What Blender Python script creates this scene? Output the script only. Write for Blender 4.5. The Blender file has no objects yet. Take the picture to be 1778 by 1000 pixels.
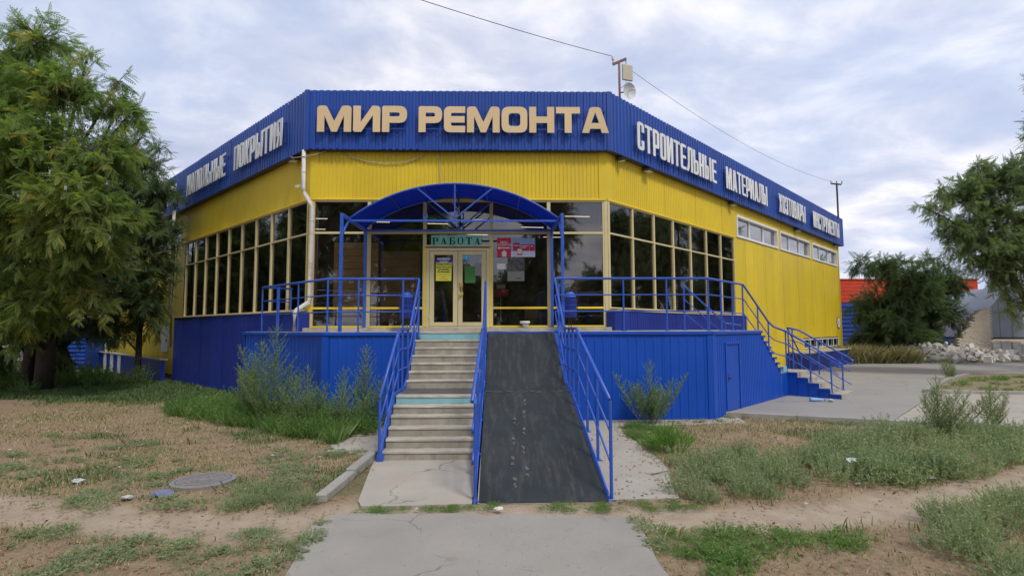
import bpy, bmesh, math, random
import numpy as np
from mathutils import Vector, Matrix
random.seed(7); rng = np.random.default_rng(7)
SC = bpy.context.scene
COL = SC.collection
R2 = math.sqrt(2.0)

# ------------------------------------------------------------------ camera
def setup_camera():
    F, yaw, pitch, roll = 954.0, math.radians(1.25), math.atan(70.5/954.0), math.radians(.18)
    f = Vector((math.sin(yaw)*math.cos(pitch), math.cos(yaw)*math.cos(pitch), math.sin(pitch)))
    r = Vector((math.cos(yaw), -math.sin(yaw), 0)); u = r.cross(f)
    r, u = r*math.cos(roll)-u*math.sin(roll), u*math.cos(roll)+r*math.sin(roll)
    cam = bpy.data.cameras.new('camera'); ob = bpy.data.objects.new('camera', cam); COL.objects.link(ob)
    m = Matrix((r, u, -f)).transposed().to_4x4(); m.translation = Vector((0, 0, 2.15)); ob.matrix_world = m
    cam.sensor_width = 36; cam.lens = 36*F/1778; cam.clip_start = .1; cam.clip_end = 2000
    SC.camera = ob
setup_camera()

# ------------------------------------------------------------------ sky and sun
SUN_EL, SUN_AZ = math.radians(52), math.radians(148)     # azimuth from +Y clockwise: behind the camera, to its right
def setup_world():
    w = bpy.data.worlds.new('World'); SC.world = w; w.use_nodes = True
    nt = w.node_tree; nt.nodes.clear(); N = nt.nodes.new; L = nt.links.new
    out = N('ShaderNodeOutputWorld'); bg = N('ShaderNodeBackground'); bg.inputs[1].default_value = .1
    sky = N('ShaderNodeTexSky'); sky.sky_type = 'NISHITA'; sky.sun_disc = False
    sky.sun_elevation = SUN_EL; sky.sun_rotation = SUN_AZ; sky.dust_density = 2.5; sky.air_density = 1.2
    tc = N('ShaderNodeTexCoord'); sep = N('ShaderNodeSeparateXYZ'); L(tc.outputs['Generated'], sep.inputs[0])
    zz = N('ShaderNodeMath'); zz.operation = 'MAXIMUM'; zz.inputs[1].default_value = 0; L(sep.outputs[2], zz.inputs[0])
    za = N('ShaderNodeMath'); za.operation = 'ADD'; za.inputs[1].default_value = .26; L(zz.outputs[0], za.inputs[0])
    dx = N('ShaderNodeMath'); dx.operation = 'DIVIDE'; L(sep.outputs[0], dx.inputs[0]); L(za.outputs[0], dx.inputs[1])
    dy = N('ShaderNodeMath'); dy.operation = 'DIVIDE'; L(sep.outputs[1], dy.inputs[0]); L(za.outputs[0], dy.inputs[1])
    cb = N('ShaderNodeCombineXYZ'); L(dx.outputs[0], cb.inputs[0]); L(dy.outputs[0], cb.inputs[1])
    mp = N('ShaderNodeMapping'); mp.inputs['Rotation'].default_value = (0, 0, math.radians(18)); mp.inputs['Scale'].default_value = (1, 1.25, 1); mp.inputs['Location'].default_value = (3.1, 1.7, 0)
    L(cb.outputs[0], mp.inputs[0])
    def noise(scale, detail, rough, dist, loc=0):
        n = N('ShaderNodeTexNoise'); n.inputs['Scale'].default_value = scale; n.inputs['Detail'].default_value = detail
        n.inputs['Roughness'].default_value = rough; n.inputs['Distortion'].default_value = dist
        L(mp.outputs[0], n.inputs['Vector']); return n
    n1 = noise(1.35, 9, .58, .3); n2 = noise(2.6, 8, .58, .35); n3 = noise(.5, 4, .5, .3)
    # thin blue showing between clouds
    r1 = N('ShaderNodeMapRange'); r1.interpolation_type = 'SMOOTHSTEP'; r1.inputs[1].default_value = .38; r1.inputs[2].default_value = .58; r1.inputs[3].default_value = .62; r1.inputs[4].default_value = 1; L(n1.outputs[0], r1.inputs[0])
    ramp = N('ShaderNodeValToRGB'); cr = ramp.color_ramp; cr.interpolation = 'B_SPLINE'
    cr.elements[0].position = .32; cr.elements[0].color = (.46, .52, .70, 1)
    cr.elements[1].position = .64; cr.elements[1].color = (.93, .92, .965, 1)
    e = cr.elements.new(.5); e.color = (.60, .635, .775, 1)
    L(n2.outputs[0], ramp.inputs[0])
    sc10 = N('ShaderNodeVectorMath'); sc10.operation = 'SCALE'; L(ramp.outputs[0], sc10.inputs[0])
    r3 = N('ShaderNodeMapRange'); r3.inputs[1].default_value = .3; r3.inputs[2].default_value = .7; r3.inputs[3].default_value = 7.9; r3.inputs[4].default_value = 9.2; L(n3.outputs[0], r3.inputs[0])
    L(r3.outputs[0], sc10.inputs['Scale'])
    blue = N('ShaderNodeMixRGB'); blue.inputs[0].default_value = .8; blue.inputs[2].default_value = (3.6, 4.7, 7.0, 1); L(sky.outputs[0], blue.inputs[1])
    mx = N('ShaderNodeMixRGB'); L(r1.outputs[0], mx.inputs[0]); L(blue.outputs[0], mx.inputs[1]); L(sc10.outputs[0], mx.inputs[2])
    L(mx.outputs[0], bg.inputs[0]); L(bg.outputs[0], out.inputs[0])
setup_world()
sl = bpy.data.lights.new('sun', 'SUN'); sl.energy = 1.5; sl.angle = math.radians(11); sl.color = (1, .96, .9)
so = bpy.data.objects.new('sun', sl); COL.objects.link(so)
sd = Vector((math.sin(SUN_AZ)*math.cos(SUN_EL), math.cos(SUN_AZ)*math.cos(SUN_EL), math.sin(SUN_EL)))
so.rotation_euler = sd.to_track_quat('Z', 'Y').to_euler()
SC.view_settings.view_transform = 'Standard'; SC.view_settings.look = 'None'
SC.view_settings.exposure = 0.47; SC.view_settings.gamma = 1; SC.view_settings.use_curve_mapping = False

# ------------------------------------------------------------------ materials
def mat(name, col, rough=.6, var=.12, vscale=3.0, bump=.0, bscale=40., spec=.4, metallic=0., dirt=0., dirtcol=(.2, .17, .13), dscale=1.2, zdirt=None):
    m = bpy.data.materials.new(name); m.use_nodes = True; nt = m.node_tree; N = nt.nodes.new; L = nt.links.new
    b = nt.nodes['Principled BSDF']; b.inputs['Roughness'].default_value = rough; b.inputs['Specular IOR Level'].default_value = spec; b.inputs['Metallic'].default_value = metallic
    tc = N('ShaderNodeTexCoord'); n = N('ShaderNodeTexNoise'); n.inputs['Scale'].default_value = vscale; n.inputs['Detail'].default_value = 6; n.inputs['Roughness'].default_value = .6
    L(tc.outputs['Object'], n.inputs[0])
    rp = N('ShaderNodeMapRange'); rp.inputs[1].default_value = .3; rp.inputs[2].default_value = .7; rp.inputs[3].default_value = 1-var; rp.inputs[4].default_value = 1+var; L(n.outputs[0], rp.inputs[0])
    sc = N('ShaderNodeVectorMath'); sc.operation = 'SCALE'; sc.inputs[0].default_value = col; L(rp.outputs[0], sc.inputs['Scale'])
    oi = N('ShaderNodeObjectInfo'); ro = N('ShaderNodeMapRange'); ro.inputs[3].default_value = .94; ro.inputs[4].default_value = 1.06; L(oi.outputs['Random'], ro.inputs[0]); s2 = N('ShaderNodeVectorMath'); s2.operation = 'SCALE'; L(sc.outputs[0], s2.inputs[0]); L(ro.outputs[0], s2.inputs['Scale'])
    last = s2.outputs[0]
    if dirt:
        n2 = N('ShaderNodeTexNoise'); n2.inputs['Scale'].default_value = dscale; n2.inputs['Detail'].default_value = 8; n2.inputs['Roughness'].default_value = .7
        mp = N('ShaderNodeMapping'); L(tc.outputs['Object'], mp.inputs[0]); mp.inputs['Scale'].default_value = (1, 1, .35) if zdirt else (1, 1, 1); L(mp.outputs[0], n2.inputs[0])
        r2 = N('ShaderNodeMapRange'); r2.inputs[1].default_value = .48; r2.inputs[2].default_value = .75; r2.inputs[3].default_value = 0; r2.inputs[4].default_value = dirt; L(n2.outputs[0], r2.inputs[0])
        mx = N('ShaderNodeMixRGB'); mx.inputs[2].default_value = (*dirtcol, 1); L(r2.outputs[0], mx.inputs[0]); L(last, mx.inputs[1]); last = mx.outputs[0]
    L(last, b.inputs['Base Color'])
    rr = N('ShaderNodeMapRange'); rr.inputs[3].default_value = max(.05, rough-.1); rr.inputs[4].default_value = min(1, rough+.12); L(n.outputs[0], rr.inputs[0]); L(rr.outputs[0], b.inputs['Roughness'])
    if bump:
        nb = N('ShaderNodeTexNoise'); nb.inputs['Scale'].default_value = bscale; nb.inputs['Detail'].default_value = 8; nb.inputs['Roughness'].default_value = .65; L(tc.outputs['Object'], nb.inputs[0])
        bp = N('ShaderNodeBump'); bp.inputs['Strength'].default_value = bump; bp.inputs['Distance'].default_value = .02; L(nb.outputs[0], bp.inputs['Height']); L(bp.outputs[0], b.inputs['Normal'])
    return m
M = {}
M['fascia'] = mat('blue_fascia_paint', (.012, .060, .31), .42, .1, 1.2, dirt=.18, dirtcol=(.05, .08, .25), dscale=.7, zdirt=1)
M['panel'] = mat('blue_panel_paint', (.004, .068, .42), .42, .07, 1.0, dirt=.2, dirtcol=(.03, .08, .33), dscale=.9, zdirt=1)
M['plinth'] = mat('indigo_plinth_paint', (.010, .028, .23), .45, .1, 1.5, dirt=.2, dirtcol=(.05, .05, .2))
M['rail'] = mat('blue_rail_enamel', (.020, .095, .48), .36, .12, 4, spec=.5, dirt=.55, dirtcol=(.16, .09, .06), dscale=7)
M['yellow'] = mat('yellow_cladding_paint', (.69, .50, .020), .5, .07, .7, dirt=.24, dirtcol=(.48, .36, .08), dscale=1.1, zdirt=1)
M['cream'] = mat('cream_window_frame', (.60, .51, .27), .45, .05, 2, dirt=.15)
M['yframe'] = mat('yellow_window_frame', (.80, .58, .03), .45, .05, 2, dirt=.1)
M['door'] = mat('beige_door_frame', (.62, .53, .30), .45, .04, 2, dirt=.1, dirtcol=(.35, .28, .15))
M['white'] = mat('white_plastic', (.72, .72, .70), .45, .04, 3, dirt=.2, dirtcol=(.45, .42, .36))
M['pipe'] = mat('white_painted_pipe', (.62, .61, .58), .5, .06, 3, dirt=.7, dirtcol=(.35, .16, .05), dscale=2.2)
M['gold'] = mat('beige_sign_letter', (.68, .50, .27), .5, .03, 2)
M['silver'] = mat('pale_grey_sign_letter', (.72, .72, .70), .5, .04, 2, dirt=.2, dirtcol=(.4, .4, .4))
def cracks(m, scale, depth, width=.012):
    nt = m.node_tree; N = nt.nodes.new; L = nt.links.new; b = nt.nodes['Principled BSDF']; src = b.inputs['Base Color'].links[0].from_socket
    tc = N('ShaderNodeTexCoord'); n = N('ShaderNodeTexNoise'); n.inputs['Scale'].default_value = 2.2; n.inputs['Detail'].default_value = 6; L(tc.outputs['Object'], n.inputs[0])
    mx = N('ShaderNodeMixRGB'); mx.blend_type = 'ADD'; mx.inputs[0].default_value = .55; L(tc.outputs['Object'], mx.inputs[1]); L(n.outputs['Color'], mx.inputs[2])
    v = N('ShaderNodeTexVoronoi'); v.feature = 'DISTANCE_TO_EDGE'; v.inputs['Scale'].default_value = scale; L(mx.outputs[0], v.inputs[0])
    r = N('ShaderNodeMapRange'); r.inputs[1].default_value = width*.3; r.inputs[2].default_value = width; r.inputs[3].default_value = depth; r.inputs[4].default_value = 0; L(v.outputs[0], r.inputs[0])
    n2 = N('ShaderNodeTexNoise'); n2.inputs['Scale'].default_value = .8; L(tc.outputs['Object'], n2.inputs[0]); r2 = N('ShaderNodeMapRange'); r2.inputs[1].default_value = .46; r2.inputs[2].default_value = .56; L(n2.outputs[0], r2.inputs[0])
    mu = N('ShaderNodeMath'); mu.operation = 'MULTIPLY'; L(r.outputs[0], mu.inputs[0]); L(r2.outputs[0], mu.inputs[1])
    m2 = N('ShaderNodeMixRGB'); m2.inputs[2].default_value = (.10, .09, .07, 1); L(mu.outputs[0], m2.inputs[0]); L(src, m2.inputs[1]); L(m2.outputs[0], b.inputs['Base Color'])
M['concrete'] = mat('worn_concrete', (.42, .38, .31), .9, .14, 5, bump=.5, bscale=55, dirt=.6, dirtcol=(.20, .17, .13), dscale=3.5)
M['riser'] = mat('concrete_riser', (.35, .32, .255), .9, .18, 5, bump=.5, bscale=60, dirt=.8, dirtcol=(.17, .145, .11), dscale=3, zdirt=1)
M['cyan'] = mat('flaking_light_blue_paint', (.22, .47, .52), .8, .1, 4, bump=.3, dirt=.5, dirtcol=(.36, .36, .32), dscale=6)
M['pad'] = mat('cracked_pavement_concrete', (.375, .34, .285), .93, .1, 1.3, bump=.5, bscale=45, dirt=.75, dirtcol=(.42, .34, .25), dscale=1.0)
M['asphalt'] = mat('pale_worn_asphalt', (.32, .295, .258), .93, .1, 1.2, bump=.6, bscale=70, dirt=.5, dirtcol=(.33, .28, .22), dscale=.6)
M['lot'] = mat('grey_lot_asphalt', (.29, .272, .248), .93, .09, .6, bump=.4, bscale=50, dirt=.45, dirtcol=(.30, .27, .235), dscale=.35)
cracks(M['pad'], .8, .75); cracks(M['asphalt'], .55, .6, .008); cracks(M['lot'], .35, .6, .008)
M['kerb'] = mat('kerb_concrete', (.34, .32, .28), .93, .14, 5, bump=.5, dirt=.5, dirtcol=(.2, .17, .13))
M['darkmetal'] = mat('dark_metal', (.05, .045, .045), .5, .15, 6)
M['rust'] = mat('rusty_mast_paint', (.20, .09, .08), .7, .2, 10, dirt=.5, dirtcol=(.3, .25, .22), dscale=8)
M['roof'] = mat('grey_roofing', (.2, .2, .2), .9, .1, 2)
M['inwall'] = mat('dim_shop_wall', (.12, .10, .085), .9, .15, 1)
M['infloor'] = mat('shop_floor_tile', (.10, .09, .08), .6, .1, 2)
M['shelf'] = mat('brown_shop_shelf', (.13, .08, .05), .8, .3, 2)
M['tan'] = mat('tan_wall_board', (.66, .50, .30), .7, .06, 3)
M['tandark'] = mat('brown_wall_board', (.42, .32, .22), .7, .06, 3)
M['teal'] = mat('teal_paper', (.20, .52, .43), .8, .06, 3)
M['black'] = mat('black_print', (.012, .012, .015), .7, .05, 3)
M['paperw'] = mat('white_paper', (.7, .7, .68), .8, .05, 3)
M['papery'] = mat('yellow_paper', (.72, .72, .09), .8, .05, 3)
M['papernavy'] = mat('navy_print', (.05, .03, .35), .8, .05, 3)
M['orange'] = mat('orange_print', (.75, .30, .03), .8, .05, 3)
M['red'] = mat('red_print', (.52, .02, .06), .6, .05, 3)
M['skyblue'] = mat('light_blue_print', (.27, .42, .72), .6, .12, 3)
M['palelilac'] = mat('pale_print', (.58, .62, .74), .6, .05, 3)
M['sticker'] = mat('cyan_sticker', (.03, .40, .75), .5, .05, 3)
M['green'] = mat('green_paper', (.06, .19, .05), .8, .1, 3)
M['greyp'] = mat('grey_paper', (.23, .23, .22), .8, .1, 3)
M['lightbox'] = mat('light_blue_box', (.25, .55, .85), .5, .05, 3)
M['dish'] = mat('grey_dish', (.55, .56, .56), .5, .08, 5)
M['antenna'] = mat('beige_antenna', (.50, .46, .34), .6, .06, 5)
M['wire'] = mat('black_wire', (.03, .03, .035), .6, .05, 3)
M['wwire'] = mat('pale_wire', (.5, .46, .36), .6, .05, 3)
M['redclad'] = mat('red_siding', (.62, .055, .02), .6, .1, 1, dirt=.2)
M['bluclad'] = mat('blue_siding', (.02, .06, .30), .6, .15, 1, dirt=.3, dirtcol=(.05, .1, .3))
M['shed'] = mat('grey_zinc_sheet', (.34, .37, .42), .5, .1, 1, dirt=.3, dirtcol=(.25, .22, .2))
M['brick'] = mat('pale_silicate_brick', (.60, .52, .41), .95, .2, 9, bump=.5, dirt=.4, dirtcol=(.28, .22, .15), dscale=3)
M['mortar'] = mat('lime_mortar', (.44, .40, .34), .95, .15, 5, bump=.4)
M['rubble'] = mat('white_rubble', (.68, .64, .58), .95, .2, 4, bump=.5, dirt=.5, dirtcol=(.3, .24, .18), dscale=3)
M['bark'] = mat('grey_brown_bark', (.09, .07, .055), .95, .25, 9, bump=1.0, bscale=25)
M['stem'] = mat('pale_stem', (.19, .18, .09), .9, .2, 9)
M['porcelain'] = mat('porcelain', (.5, .48, .42), .25, .03, 3)
M['iron'] = mat('cast_iron', (.22, .205, .20), .75, .2, 12, bump=.4, dirt=.7, dirtcol=(.22, .18, .14), dscale=6)
M['bag'] = mat('white_plastic_bag', (.46, .46, .47), .4, .08, 12)
M['bluebag'] = mat('dusty_blue_rag', (.16, .17, .27), .8, .2, 12)
M['pet'] = mat('blue_bottle_plastic', (.22, .42, .68), .2, .1, 12)
M['driedleaf'] = mat('dry_leaf_litter', (.26, .16, .08), .9, .35, 14)
M['twig'] = mat('dry_stick', (.2, .16, .12), .9, .2, 9)
M['basin'] = mat('porcelain_basin', (.4, .36, .3), .3, .03, 3)

def mat_emit(name, col, s):
    m = bpy.data.materials.new(name); m.use_nodes = True; b = m.node_tree.nodes['Principled BSDF']
    b.inputs['Base Color'].default_value = (*col, 1); b.inputs['Emission Color'].default_value = (*col, 1); b.inputs['Emission Strength'].default_value = s; return m
M['tube'] = mat_emit('lit_fluorescent_tube', (1, .95, .85), 1.4)

def mat_glass(name, tint, base, gcol=(.92, .9, .88), wave=.0):
    m = bpy.data.materials.new(name); m.use_nodes = True; nt = m.node_tree; N = nt.nodes.new; L = nt.links.new; nt.nodes.clear()
    out = N('ShaderNodeOutputMaterial'); mx = N('ShaderNodeMixShader'); t = N('ShaderNodeBsdfTransparent'); t.inputs[0].default_value = (*tint, 1)
    g = N('ShaderNodeBsdfGlossy'); g.inputs['Roughness'].default_value = .015; g.inputs[0].default_value = (*gcol, 1)
    fr = N('ShaderNodeFresnel'); fr.inputs[0].default_value = 1.5; ad = N('ShaderNodeMath'); ad.operation = 'ADD'; ad.use_clamp = True; ad.inputs[1].default_value = base; L(fr.outputs[0], ad.inputs[0])
    tc = N('ShaderNodeTexCoord'); n = N('ShaderNodeTexNoise'); n.inputs['Scale'].default_value = .9; n.inputs['Detail'].default_value = 1; L(tc.outputs['Object'], n.inputs[0])
    bp = N('ShaderNodeBump'); bp.inputs['Strength'].default_value = .25; bp.inputs['Distance'].default_value = .012; L(n.outputs[0], bp.inputs['Height']); L(bp.outputs[0], g.inputs['Normal'])
    # a film of dust
    d = N('ShaderNodeBsdfDiffuse'); d.inputs[0].default_value = (.35, .3, .25, 1); n2 = N('ShaderNodeTexNoise'); n2.inputs['Scale'].default_value = 2.5; n2.inputs['Detail'].default_value = 8; L(tc.outputs['Object'], n2.inputs[0])
    r = N('ShaderNodeMapRange'); r.inputs[1].default_value = .4; r.inputs[2].default_value = .8; r.inputs[3].default_value = .004; r.inputs[4].default_value = .045; L(n2.outputs[0], r.inputs[0])
    m2 = N('ShaderNodeMixShader'); L(r.outputs[0], m2.inputs[0]); L(t.outputs[0], m2.inputs[1]); L(d.outputs[0], m2.inputs[2])
    L(ad.outputs[0], mx.inputs[0]); L(m2.outputs[0], mx.inputs[1]); L(g.outputs[0], mx.inputs[2]); L(mx.outputs[0], out.inputs[0]); return m
M['glass'] = mat_glass('tinted_window_glass', (.85, .81, .75), .07)
M['glassclear'] = mat_glass('upper_window_glass', (.6, .62, .62), .30)

def mat_leaf(name, c0, c1, c2, trans=.25):
    m = bpy.data.materials.new(name); m.use_nodes = True; nt = m.node_tree; N = nt.nodes.new; L = nt.links.new; nt.nodes.clear()
    out = N('ShaderNodeOutputMaterial'); at = N('ShaderNodeAttribute'); at.attribute_name = 'tint'
    rp = N('ShaderNodeValToRGB'); cr = rp.color_ramp; cr.elements[0].color = (*c0, 1); cr.elements[1].color = (*c2, 1); e = cr.elements.new(.6); e.color = (*c1, 1); L(at.outputs['Fac'], rp.inputs[0])
    d = N('ShaderNodeBsdfPrincipled'); d.inputs['Roughness'].default_value = .6; d.inputs['Specular IOR Level'].default_value = .25; L(rp.outputs[0], d.inputs['Base Color'])
    t = N('ShaderNodeBsdfTranslucent'); sc = N('ShaderNodeVectorMath'); sc.operation = 'MULTIPLY'; sc.inputs[1].default_value = (1.3, 1.5, .7); L(rp.outputs[0], sc.inputs[0]); L(sc.outputs[0], t.inputs[0])
    mx = N('ShaderNodeMixShader'); mx.inputs[0].default_value = trans; L(d.outputs[0], mx.inputs[1]); L(t.outputs[0], mx.inputs[2]); L(mx.outputs[0], out.inputs[0]); return m
M['leaf_near'] = mat_leaf('locust_foliage', (.14, .21, .06), (.23, .29, .09), (.50, .38, .07), .5)
M['leaf_dark'] = mat_leaf('dark_foliage', (.09, .14, .06), (.14, .195, .085), (.20, .22, .10), .4)
M['leaf_elm'] = mat_leaf('elm_foliage', (.14, .19, .085), (.20, .255, .12), (.26, .27, .12), .45)
M['weed_grey'] = mat_leaf('grey_green_weed', (.20, .26, .14), (.31, .36, .21), (.48, .46, .30), .35)
M['weed_green'] = mat_leaf('fresh_green_weed', (.12, .215, .06), (.20, .31, .10), (.32, .36, .17), .45)
M['weed_plume'] = mat_leaf('plumed_weed', (.14, .235, .09), (.22, .33, .14), (.36, .40, .22), .4)
M['grass_mix'] = mat_leaf('dry_and_green_grass', (.10, .15, .05), (.27, .25, .13), (.50, .40, .24), .25)
M['grass_green'] = mat_leaf('green_grass', (.08, .14, .045), (.13, .19, .07), (.28, .27, .14), .25)
M['grass_bright'] = mat_leaf('bright_green_grass', (.08, .20, .025), (.13, .27, .035), (.25, .3, .08), .3)

# ------------------------------------------------------------------ mesh helpers
class Fr:
    """a wall frame: s runs along the wall, t outwards from it, z up"""
    def __init__(s, o, d, n): s.o, s.d, s.n = o, d, n
    def p(s, a, t, z): return (s.o[0]+s.d[0]*a+s.n[0]*t, s.o[1]+s.d[1]*a+s.n[1]*t, z)
q = 1/R2
FRONT = Fr((-5.45, 15.7), (1, 0), (0, -1))
RIGHT = Fr((3.10, 15.7), (q, q), (q, -q))
LEFT = Fr((-5.45, 15.7), (-q, q), (-q, -q))
WORLD = Fr((0, 0), (1, 0), (0, 1))

class MB:
    def __init__(s): s.v = []; s.f = []; s.m = []
    def add(s, vs, fs, mi=0):
        b = len(s.v); s.v += [tuple(x) for x in vs]; s.f += [tuple(b+i for i in f) for f in fs]; s.m += [mi]*len(fs); return s
    def box(s, F, a0, a1, t0, t1, z0, z1, mi=0):
        vs = [F.p(a, t, z) for z in (z0, z1) for t in (t0, t1) for a in (a0, a1)]
        return s.add(vs, [(0, 2, 3, 1), (4, 5, 7, 6), (0, 1, 5, 4), (2, 6, 7, 3), (0, 4, 6, 2), (1, 3, 7, 5)], mi)
    def prism(s, pts, z0, z1, mi=0):
        n = len(pts); vs = [(p[0], p[1], z0) for p in pts]+[(p[0], p[1], z1) for p in pts]
        return s.add(vs, [tuple(range(n))[::-1], tuple(range(n, 2*n))]+[(i, (i+1) % n, n+(i+1) % n, n+i) for i in range(n)], mi)
    def extr(s, F, prof, a0, a1, mi=0):   # profile (t,z) pulled along s
        n = len(prof); vs = [F.p(a0, t, z) for t, z in prof]+[F.p(a1, t, z) for t, z in prof]
        return s.add(vs, [tuple(range(n))[::-1], tuple(range(n, 2*n))]+[(i, (i+1) % n, n+(i+1) % n, n+i) for i in range(n)], mi)
    def extr_t(s, F, prof, t0, t1, mi=0):  # profile (s,z) pulled along t
        n = len(prof); vs = [F.p(a, t0, z) for a, z in prof]+[F.p(a, t1, z) for a, z in prof]
        return s.add(vs, [tuple(range(n))[::-1], tuple(range(n, 2*n))]+[(i, (i+1) % n, n+(i+1) % n, n+i) for i in range(n)], mi)
    def tube(s, pts, r, n=8, r1=None, mi=0, caps=True):
        P = [Vector(p) for p in pts]; k = len(P); rings = []
        up = Vector((0, 0, 1))
        for i in range(k):
            d = (P[min(i+1, k-1)]-P[max(i-1, 0)])
            if d.length < 1e-9: d = Vector((0, 0, 1))
            d.normalize(); a = d.cross(up)
            if a.length < .05: a = d.cross(Vector((0, 1, 0)))
            a.normalize(); b = a.cross(d)
            rr = r if r1 is None else r+(r1-r)*i/(k-1)
            mit = 1.0
            if 0 < i < k-1:
                d0 = (P[i]-P[i-1]).normalized(); c = max(.35, d0.dot(d)); mit = 1/c**.5
            rings.append([P[i]+(a*math.cos(2*math.pi*j/n)+b*math.sin(2*math.pi*j/n))*rr*mit for j in range(n)])
        vs = [v for R_ in rings for v in R_]; fs = []
        for i in range(k-1):
            for j in range(n): fs.append((i*n+j, i*n+(j+1) % n, (i+1)*n+(j+1) % n, (i+1)*n+j))
        if caps: fs += [tuple(range(n))[::-1], tuple(range((k-1)*n, k*n))]
        return s.add(vs, fs, mi)
    def bar(s, p0, p1, w, h=None, mi=0):   # rectangular bar between two points
        h = h or w; p0 = Vector(p0); p1 = Vector(p1); d = (p1-p0).normalized()
        a = d.cross(Vector((0, 0, 1)));
        if a.length < .05: a = Vector((1, 0, 0))
        a.normalize(); b = a.cross(d); vs = []
        for p in (p0, p1):
            for x, y in ((-1, -1), (1, -1), (1, 1), (-1, 1)): vs.append(p+a*w/2*x+b*h/2*y)
        return s.add(vs, [(3, 2, 1, 0), (4, 5, 6, 7), (0, 1, 5, 4), (1, 2, 6, 5), (2, 3, 7, 6), (3, 0, 4, 7)], mi)
    def corr(s, F, a0, a1, z0, z1, t, pitch, depth, z_top=None, frac=.5):
        """trapezoid-ribbed sheet; z_top(s) lets the upper or lower edge slope"""
        xs = []; a = a0; k = 0
        pr = [(0, 0), (frac-.1, 0), (frac, 1), (.9, 1)]
        n0 = math.floor(a0/pitch)
        pts = []
        for c in range(n0, math.ceil(a1/pitch)+1):
            for u, h in pr: pts.append(((c+u)*pitch, h))
        def ht(x):
            for i in range(len(pts)-1):
                if pts[i][0] <= x <= pts[i+1][0]:
                    w = (x-pts[i][0])/(pts[i+1][0]-pts[i][0]); return pts[i][1]*(1-w)+pts[i+1][1]*w
            return 0
        use = [(a0, ht(a0))]+[p for p in pts if a0+1e-4 < p[0] < a1-1e-4]+[(a1, ht(a1))]
        vs = []
        for x, h in use:
            vs.append(F.p(x, t+h*depth, z0)); vs.append(F.p(x, t+h*depth, z1))
        return s.add(vs, [(2*i, 2*i+2, 2*i+3, 2*i+1) for i in range(len(use)-1)])
    def sphere(s, c, r, n=10, m=6, zs=1, half=False, mi=0):
        vs = []; fs = []
        ms = range(m+1)
        for i in ms:
            th = (math.pi/2 if half else math.pi)*i/m
            for j in range(n):
                ph = 2*math.pi*j/n; vs.append((c[0]+r*math.sin(th)*math.cos(ph), c[1]+r*math.sin(th)*math.sin(ph), c[2]+r*zs*math.cos(th)))
        for i in range(m):
            for j in range(n): fs.append((i*n+j, (i+1)*n+j, (i+1)*n+(j+1) % n, i*n+(j+1) % n))
        return s.add(vs, fs, mi)
    def lathe(s, c, prof, n=20, mi=0):
        vs = []; fs = []; m = len(prof)
        for r, z in prof:
            for j in range(n): vs.append((c[0]+r*math.cos(2*math.pi*j/n), c[1]+r*math.sin(2*math.pi*j/n), c[2]+z))
        for i in range(m-1):
            for j in range(n): fs.append((i*n+j, i*n+(j+1) % n, (i+1)*n+(j+1) % n, (i+1)*n+j))
        return s.add(vs, fs, mi)
    def mesh(s, name, mats, smooth=False, recalc=True):
        me = bpy.data.meshes.new(name); me.from_pydata(s.v, [], s.f)
        for m in (mats if isinstance(mats, (list, tuple)) else [mats]): me.materials.append(M[m] if isinstance(m, str) else m)
        if any(s.m): me.polygons.foreach_set('material_index', s.m)
        if recalc:
            bm = bmesh.new(); bm.from_mesh(me); bmesh.ops.recalc_face_normals(bm, faces=bm.faces); bm.to_mesh(me); bm.free()
        if smooth: me.polygons.foreach_set('use_smooth', [True]*len(me.polygons))
        return me
    def build(s, name, mats, parent=None, smooth=False, bevel=0):
        me = s.mesh(name, mats, smooth)
        if bevel:
            bm = bmesh.new(); bm.from_mesh(me)
            bmesh.ops.bevel(bm, geom=[e for e in bm.edges if len(e.link_faces) == 2 and e.calc_face_angle(0) > .5], offset=bevel, segments=1, affect='EDGES', clamp_overlap=True); bm.to_mesh(me); bm.free()
        return link(name, me, parent)

def link(name, data, parent=None):
    o = bpy.data.objects.new(name, data); COL.objects.link(o)
    if parent is not None:
        o.parent = parent
        o.matrix_parent_inverse = Matrix.Translation(parent_origin(parent)).inverted()
    return o
ORIG = {}
def parent_origin(p):
    return p.location.copy() if p.type == 'EMPTY' else Vector((0, 0, 0))   # mesh parts all sit at the world origin
def tag(o, label=None, cat=None, group=None, kind=None):
    if label: o['label'] = label
    if cat: o['category'] = cat
    if group: o['group'] = group
    if kind: o['kind'] = kind
    return o
def thing(name, loc, label, cat, group=None):
    o = bpy.data.objects.new(name, None); COL.objects.link(o); o.location = loc; o.empty_display_size = .3
    return tag(o, label, cat, group)
def copy_tree(o, parent=None):
    c = o.copy(); COL.objects.link(c); c.parent = parent
    for ch in list(o.children): copy_tree(ch, c)
    return c
def struct(o): o['kind'] = 'structure'; return o

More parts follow.
